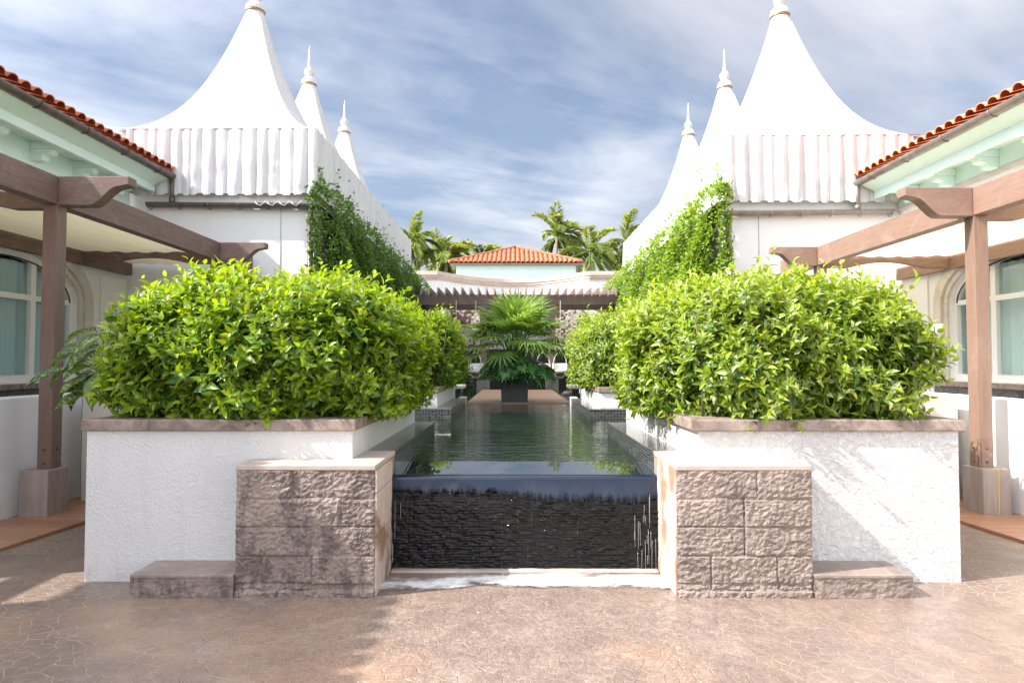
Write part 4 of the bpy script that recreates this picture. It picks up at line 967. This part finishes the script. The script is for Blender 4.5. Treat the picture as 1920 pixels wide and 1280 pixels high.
# low shrubs and rocks in the pond zone
def shrub(cx,cy,z0,r,h,label,seed,mat):
    rng=np.random.default_rng(seed); e=empty('low_shrub',(cx,cy,z0),label,'shrub')
    n=1500; d=norm(rng.normal(size=(n,3))); d[:,2]=np.abs(d[:,2]); P=d*np.array([r,r*.8,h])*(rng.random(n)**.4)[:,None]+np.array([cx,cy,z0])
    L=rng.uniform(.05,.10,n); leaves('foliage',P,d+rng.normal(size=(n,3))*.5,rng.normal(size=(n,3))*.5+np.array([0,-.3,1]),L,L*.5,T_SMALL,mat,e)
    m=MB()
    for i in range(8):
        m.tube([(cx+random.uniform(-.1,.1),cy,z0-.05),(cx+random.uniform(-r,r)*.6,cy+random.uniform(-r,r)*.5,z0+h*.8)],[.012,.004],5)
    m.build('stems',M['stem'],e)
shrub(-1.55,18.2,.70,.45,.75,'dark green low shrub by the left hanging chairs',1,M['groundcover'])
shrub(2.0,18.3,.72,.5,.45,'low green shrub behind the right boulders',4,M['groundcover'])
def rock(cx,cy,z0,r,seed,label):
    m=MB()
    def f(u,v):
        a=u*2*math.pi; b=-math.pi/2+v*math.pi; d=Vector((math.cos(b)*math.cos(a),math.cos(b)*math.sin(a),math.sin(b)))
        q=r*(1+.28*fbm(d.x*1.5+seed,d.y*1.5,d.z*1.5,4)); return (cx+d.x*q*1.3,cy+d.y*q,z0+d.z*q*.62)
    m.grid(f,32,18); o=m.build('boulder',M['rock']); tag(o,label,'boulder')
rock(1.72,16.6,.80,.20,1,'larger grey boulder by the water right of the pergola column'); rock(2.05,16.2,.80,.17,5,'smaller grey boulder beside the far right hedge'); rock(1.45,17.3,.76,.12,9,'smallest grey boulder nearest the right column foot')
# benches white slab
for sx,x0,x1 in (('left',-1.52,-1.20),('right',1.33,1.62)):
    e=empty('slab_seat',((x0+x1)/2,15.3,.7),'small white topped seat on a dark foot at the %s end of the deck'%sx,'seat')
    MB().box(x0,x1,15.2,16.2,.98,1.06).build('seat_top',M['white'],e,bevel=.015); MB().box(x0+.06,x1-.06,15.26,16.1,.6,.979).build('seat_foot',M['mosaic'],e)
# ------------------------------------------------------------------ far end: pergola, arched wall, curved wall
fp=empty('far_pergola',(0,21.2,.72),'dark brown louvred pergola spanning the far end of the court','pergola')
for nm,yy,za,zb in (('front_beam',20.95,3.50,3.84),('rear_beam',22.9,3.50,3.83)):
    MB().box(-3.35,3.45,yy,yy+.10,za,zb).build(nm,M['darkwood'],fp,bevel=.008)
for k in range(26):
    x=-3.25+k*.262; m=MB(); m.prism([(20.45,3.72),(20.45,3.78),(20.75,4.05),(23.30,4.05),(23.30,3.842),(20.75,3.842)],'x',x-.02,x+.02); m.build('rafter',M['darkwood'],fp)
for x in (-1.0,1.26):
    c=MB(); c.box(x-.11,x+.11,20.98,21.2,1.05,3.498); cc=c.build('column',M['darkcol'] if 'darkcol' in M else M['darkwood'],fp,bevel=.01)
    MB().box(x-.14,x+.14,20.94,21.24,3.34,3.497).build('capital',M['darkwood'],cc,bevel=.01)
    MB().prism([(x-.16,1.12),(x+.16,1.12),(x+.21,1.04),(x-.21,1.04)],'y',20.88,21.3).build('collar',M['darkwood'],cc)
    MB().box(x-.21,x+.21,20.88,21.3,.6,1.04).build('plinth',M['shell2'] if 'shell2' in M else M['rock'],cc,bevel=.01)
# arched screen wall
aw=empty('arched_wall',(0,23.4,.7),'white wall with two arched niches behind the far pergola','wall')
def archwall():
    m=MB(); y0,y1=23.4,23.75; segs=[(-2.95,-1.05),(1.35,3.2)]; last=-4.0
    for a,b_ in segs:
        m.box(last,a,y0,y1,.3,3.88); n=20; c=(a+b_)/2; hw=(b_-a)/2
        for i in range(n):
            ya=a+(b_-a)*i/n; yb=a+(b_-a)*(i+1)/n; f=lambda q:3.40+.28*math.sqrt(max(0,1-((q-c)/hw)**2))*.9
            m.prism([(ya,f(ya)),(yb,f(yb)),(yb,3.88),(ya,3.88)],'y',y0,y1)
        last=b_
    m.box(last,4.1,y0,y1,.3,3.88); return m
archwall().build('wall',M['white'],aw)
for a,b_ in ((-2.62,-.9),(1.2,2.85)):
    MB().box(a,b_,24.3,24.5,2.12,3.87).build('stone_mosaic_panel',M['shell'],aw)
    MB().box(a,b_,24.25,24.5,2.06,2.118).build('ledge',M['darkwood'],aw)
    MB().box(a,b_,24.35,24.6,.5,2.05).build('shade_panel',M['black'],aw)  # solid black block painting the shade inside the opening
MB().box(-4.0,4.1,24.62,24.7,.3,3.88).build('niche_back',M['white'],aw)
MB().box(-.98,1.28,23.36,23.396,.3,2.1).build('shade_panel',M['black'],aw)  # flat black panel added to darken the solid white wall; no recess here
cw=empty('curved_wall',(0,26,0),'concave white wall with pink beige coping above the far pergola','wall')
def cy_(x): 
    q=max(-3.0,min(2.95,x)); return 24.75+ (1-(q/3.3)**2)*3.0
xs=[-4.3+8.6*i/60 for i in range(61)]
def curved(z0,z1,o,name,mat,bev=0):
    m=MB(); F_=[(x,cy_(x)-o) for x in xs]; B_=[(x,cy_(x)+.3) for x in xs]
    for i in range(60): m.prism([F_[i],F_[i+1],B_[i+1],B_[i]],'z',z0,z1)
    m.build(name,mat,cw)
curved(.3,4.88,0,'wall',M['white']); curved(4.882,4.96,.06,'coping_lower',M['cap']); curved(4.962,5.06,.12,'coping_middle',M['cap']); curved(5.062,5.22,.18,'coping_top',M['cap'])
# hanging chairs
def eggchair(x,y,face,label):
    e=empty('hanging_chair',(x,y,1.0),label,'hanging chair')
    m=MB(); rz=.40; rx=.24; cz=1.52
    def f(u,v):
        a=R(-60)+u*R(240)+face; b=-math.pi/2+v*math.pi; return (x+rx*math.cos(b)*math.cos(a),y+rx*math.cos(b)*math.sin(a),cz+rz*math.sin(b))
    s=MB(); s.grid(lambda u,v:f(u,.0+.55*v),24,14); s.build('basket',M['wicker'],e,solid=.02,fix=False)
    r=MB(); 
    for aa in (R(-60)+face,R(180)+face): r.tube([(x+rx*math.cos(b)*math.cos(aa),y+rx*math.cos(b)*math.sin(aa),cz+rz*math.sin(b)) for b in [(-.5+i/20)*math.pi for i in range(21)]],.012,6)
    r.build('hoop',M['wicker'],e)
    MB().tube([(x,y,cz+rz),(x,y,3.55)],.006,6).build('rope',M['cord'],e)
    cq=MB(); cq.grid(lambda u,v:(x+.24*math.cos(u*6.283)*math.sin(v*math.pi),y+.22*math.sin(u*6.283)*math.sin(v*math.pi),cz-.20+.09*math.cos(v*math.pi)),20,10); cq.build('cushion',M['cushion'],e)
eggchair(-1.80,20.0,R(200),'white hanging basket chair nearest the far left hedge')
eggchair(-1.19,20.1,R(20),'white hanging basket chair beside the left column of the far pergola')
eggchair(.92,20.2,R(200),'white hanging basket chair between the pot and the right column')
eggchair(1.46,20.0,R(20),'white hanging basket chair just right of the right column')
# ------------------------------------------------------------------ mint house behind
hs=empty('tiled_house',(.15,40,0),'pale mint house with hipped orange tile roof beyond the curved wall','house')
MB().box(-3.65,3.95,40.4,47.6,0,7.80).build('wall',M['mint2'] if 'mint2' in M else M['mint'],hs)
pl=MB()
for k in range(9): pl.box(-3.4+k*.9,-3.4+k*.9+.05,40.36,40.39,6.6,7.55)
pl.box(-3.64,3.94,40.355,40.39,7.55,7.79)
pl.build('wall_trim',M['mint'],hs)
MB().box(-4.0,4.3,39.98,48,7.76,7.84).build('fascia',M['gutter_grey'],hs)
x0,x1,y0,yr,ze_,zr=-4.05,4.35,39.95,44.0,7.86,9.5; rx0,rx1=.13,.17
rb=MB(); rb.add([(x0,y0,ze_),(x1,y0,ze_),(x1,48.05,ze_),(x0,48.05,ze_),(rx0,yr,zr),(rx1,yr,zr)],[(0,1,5,4),(1,2,5),(2,3,4,5),(3,0,4),(0,3,2,1)]); rf=rb.build('roof',M['terra_plain'],hs)
S=Vector((0,yr-y0,zr-ze_)); SL=S.length; cols=[]
x=x0+.14
while x<x1-.1:
    if x<rx0: L=SL*(x-x0)/(rx0-x0)
    elif x>rx1: L=SL*(x1-x)/(x1-rx1)
    else: L=SL
    cols.append((x-x0,0,max(.1,L-.05))); x+=.30
tiles('roof_tiles',(x0,y0,ze_+.02),(1,0,0),S,cols,rf,.40,.29,M['terra_far'])
for (xa,xb) in ((x0,rx0),(x1,rx1)):
    m=MB(); n=14; m.tube([(xa+(xb-xa)*i/n,y0+(yr-y0)*i/n,ze_+.07+(zr-ze_)*i/n+(.03 if i%2 else 0)) for i in range(n+1)],.12,8); o=m.build('hip_tiles',M['terra_plain'],rf)
# ------------------------------------------------------------------ coconut palms
def coco(px,py,zc,r,seed,label,wind=.5,n=24):
    rng=random.Random(seed); zc-=.95; e=empty('coconut_palm',(px,py,0),label,'palm')
    m=MB(); m.tube([(px-.5,py,0),(px-.35,py,zc*.4),(px-.1,py,zc*.8),(px,py,zc-.1)],[.20,.15,.12,.11],10); m.build('trunk',M['bark'],e)
    P=[];D=[];N=[];L=[];AG=[]; rm=MB()
    for i in range(n):
        a=i*2.39996+rng.uniform(-.2,.2); el=R(rng.uniform(-50,80)); ln=r*rng.uniform(.95,1.25)
        d=Vector((math.cos(a)*math.cos(el)+wind*.5,math.sin(a)*math.cos(el),math.sin(el))).normalized()
        p=Vector((px,py,zc)); pts=[p.copy()]; v=d.copy(); ns=16; ag=rng.random()*.6+(.4 if el>R(50) else 0)
        for k in range(ns):
            v=(v+Vector((wind*.035,0,-.075-.02*k*.35))).normalized(); p=p+v*ln/ns; pts.append(p.copy())
        rm.tube(pts,[.025*(1-k/(ns+2)) for k in range(ns+1)],4)
        for k in range(2,int(ns*2.4)):
            q=k/2.4; i0=int(q); fr=q-i0
            if i0>=ns: break
            c=pts[i0].lerp(pts[i0+1],fr); tg=(pts[i0+1]-pts[i0]).normalized(); sd=tg.cross(Vector((0,0,1))); sd=sd.normalized() if sd.length>.05 else Vector((1,0,0))
            for s in (-1,1):
                dv=(sd*s*.55+tg*.80+Vector((wind*.35,0,-.30+rng.uniform(-.22,.22)))).normalized()
                P.append(c);D.append(dv);N.append(tg.cross(dv)*s+Vector((rng.uniform(-.3,.3),rng.uniform(-.3,.3),.2)));L.append(r*.33*math.sin(math.pi*min(1,(q/ns)*.8+.16))*rng.uniform(.85,1.1));AG.append(ag)
    rm.build('ribs',M['stalk'],e)
    L=np.array(L); leaves('fronds',P,D,N,L,np.full(len(L),.05),T_SMALL,M['palmleaf'],e,np.array(AG))
pal=[(-7.1,44.5,11.1,2.3,'coconut palm peeking over the far end of the left pavilion'),(-5.6,47,10.0,2.6,'dark coconut palm low behind the left end of the curved wall'),(-4.6,44,10.0,2.3,'coconut palm with an upright spear, left of the orange roof'),(-2.4,47,10.3,2.4,'coconut palm just left of the orange roof peak'),
(3.2,47,11.9,2.6,'tallest wind blown coconut palm right of the orange roof peak'),(5.3,44,10.2,2.7,'coconut palm with a yellow frond behind the roof right end'),(8.0,45.5,11.2,2.7,'coconut palm partly hidden by the right pavilion')]
for i,(x,y,z,r,l) in enumerate(pal): coco(x,y,z,r,40+i,l)
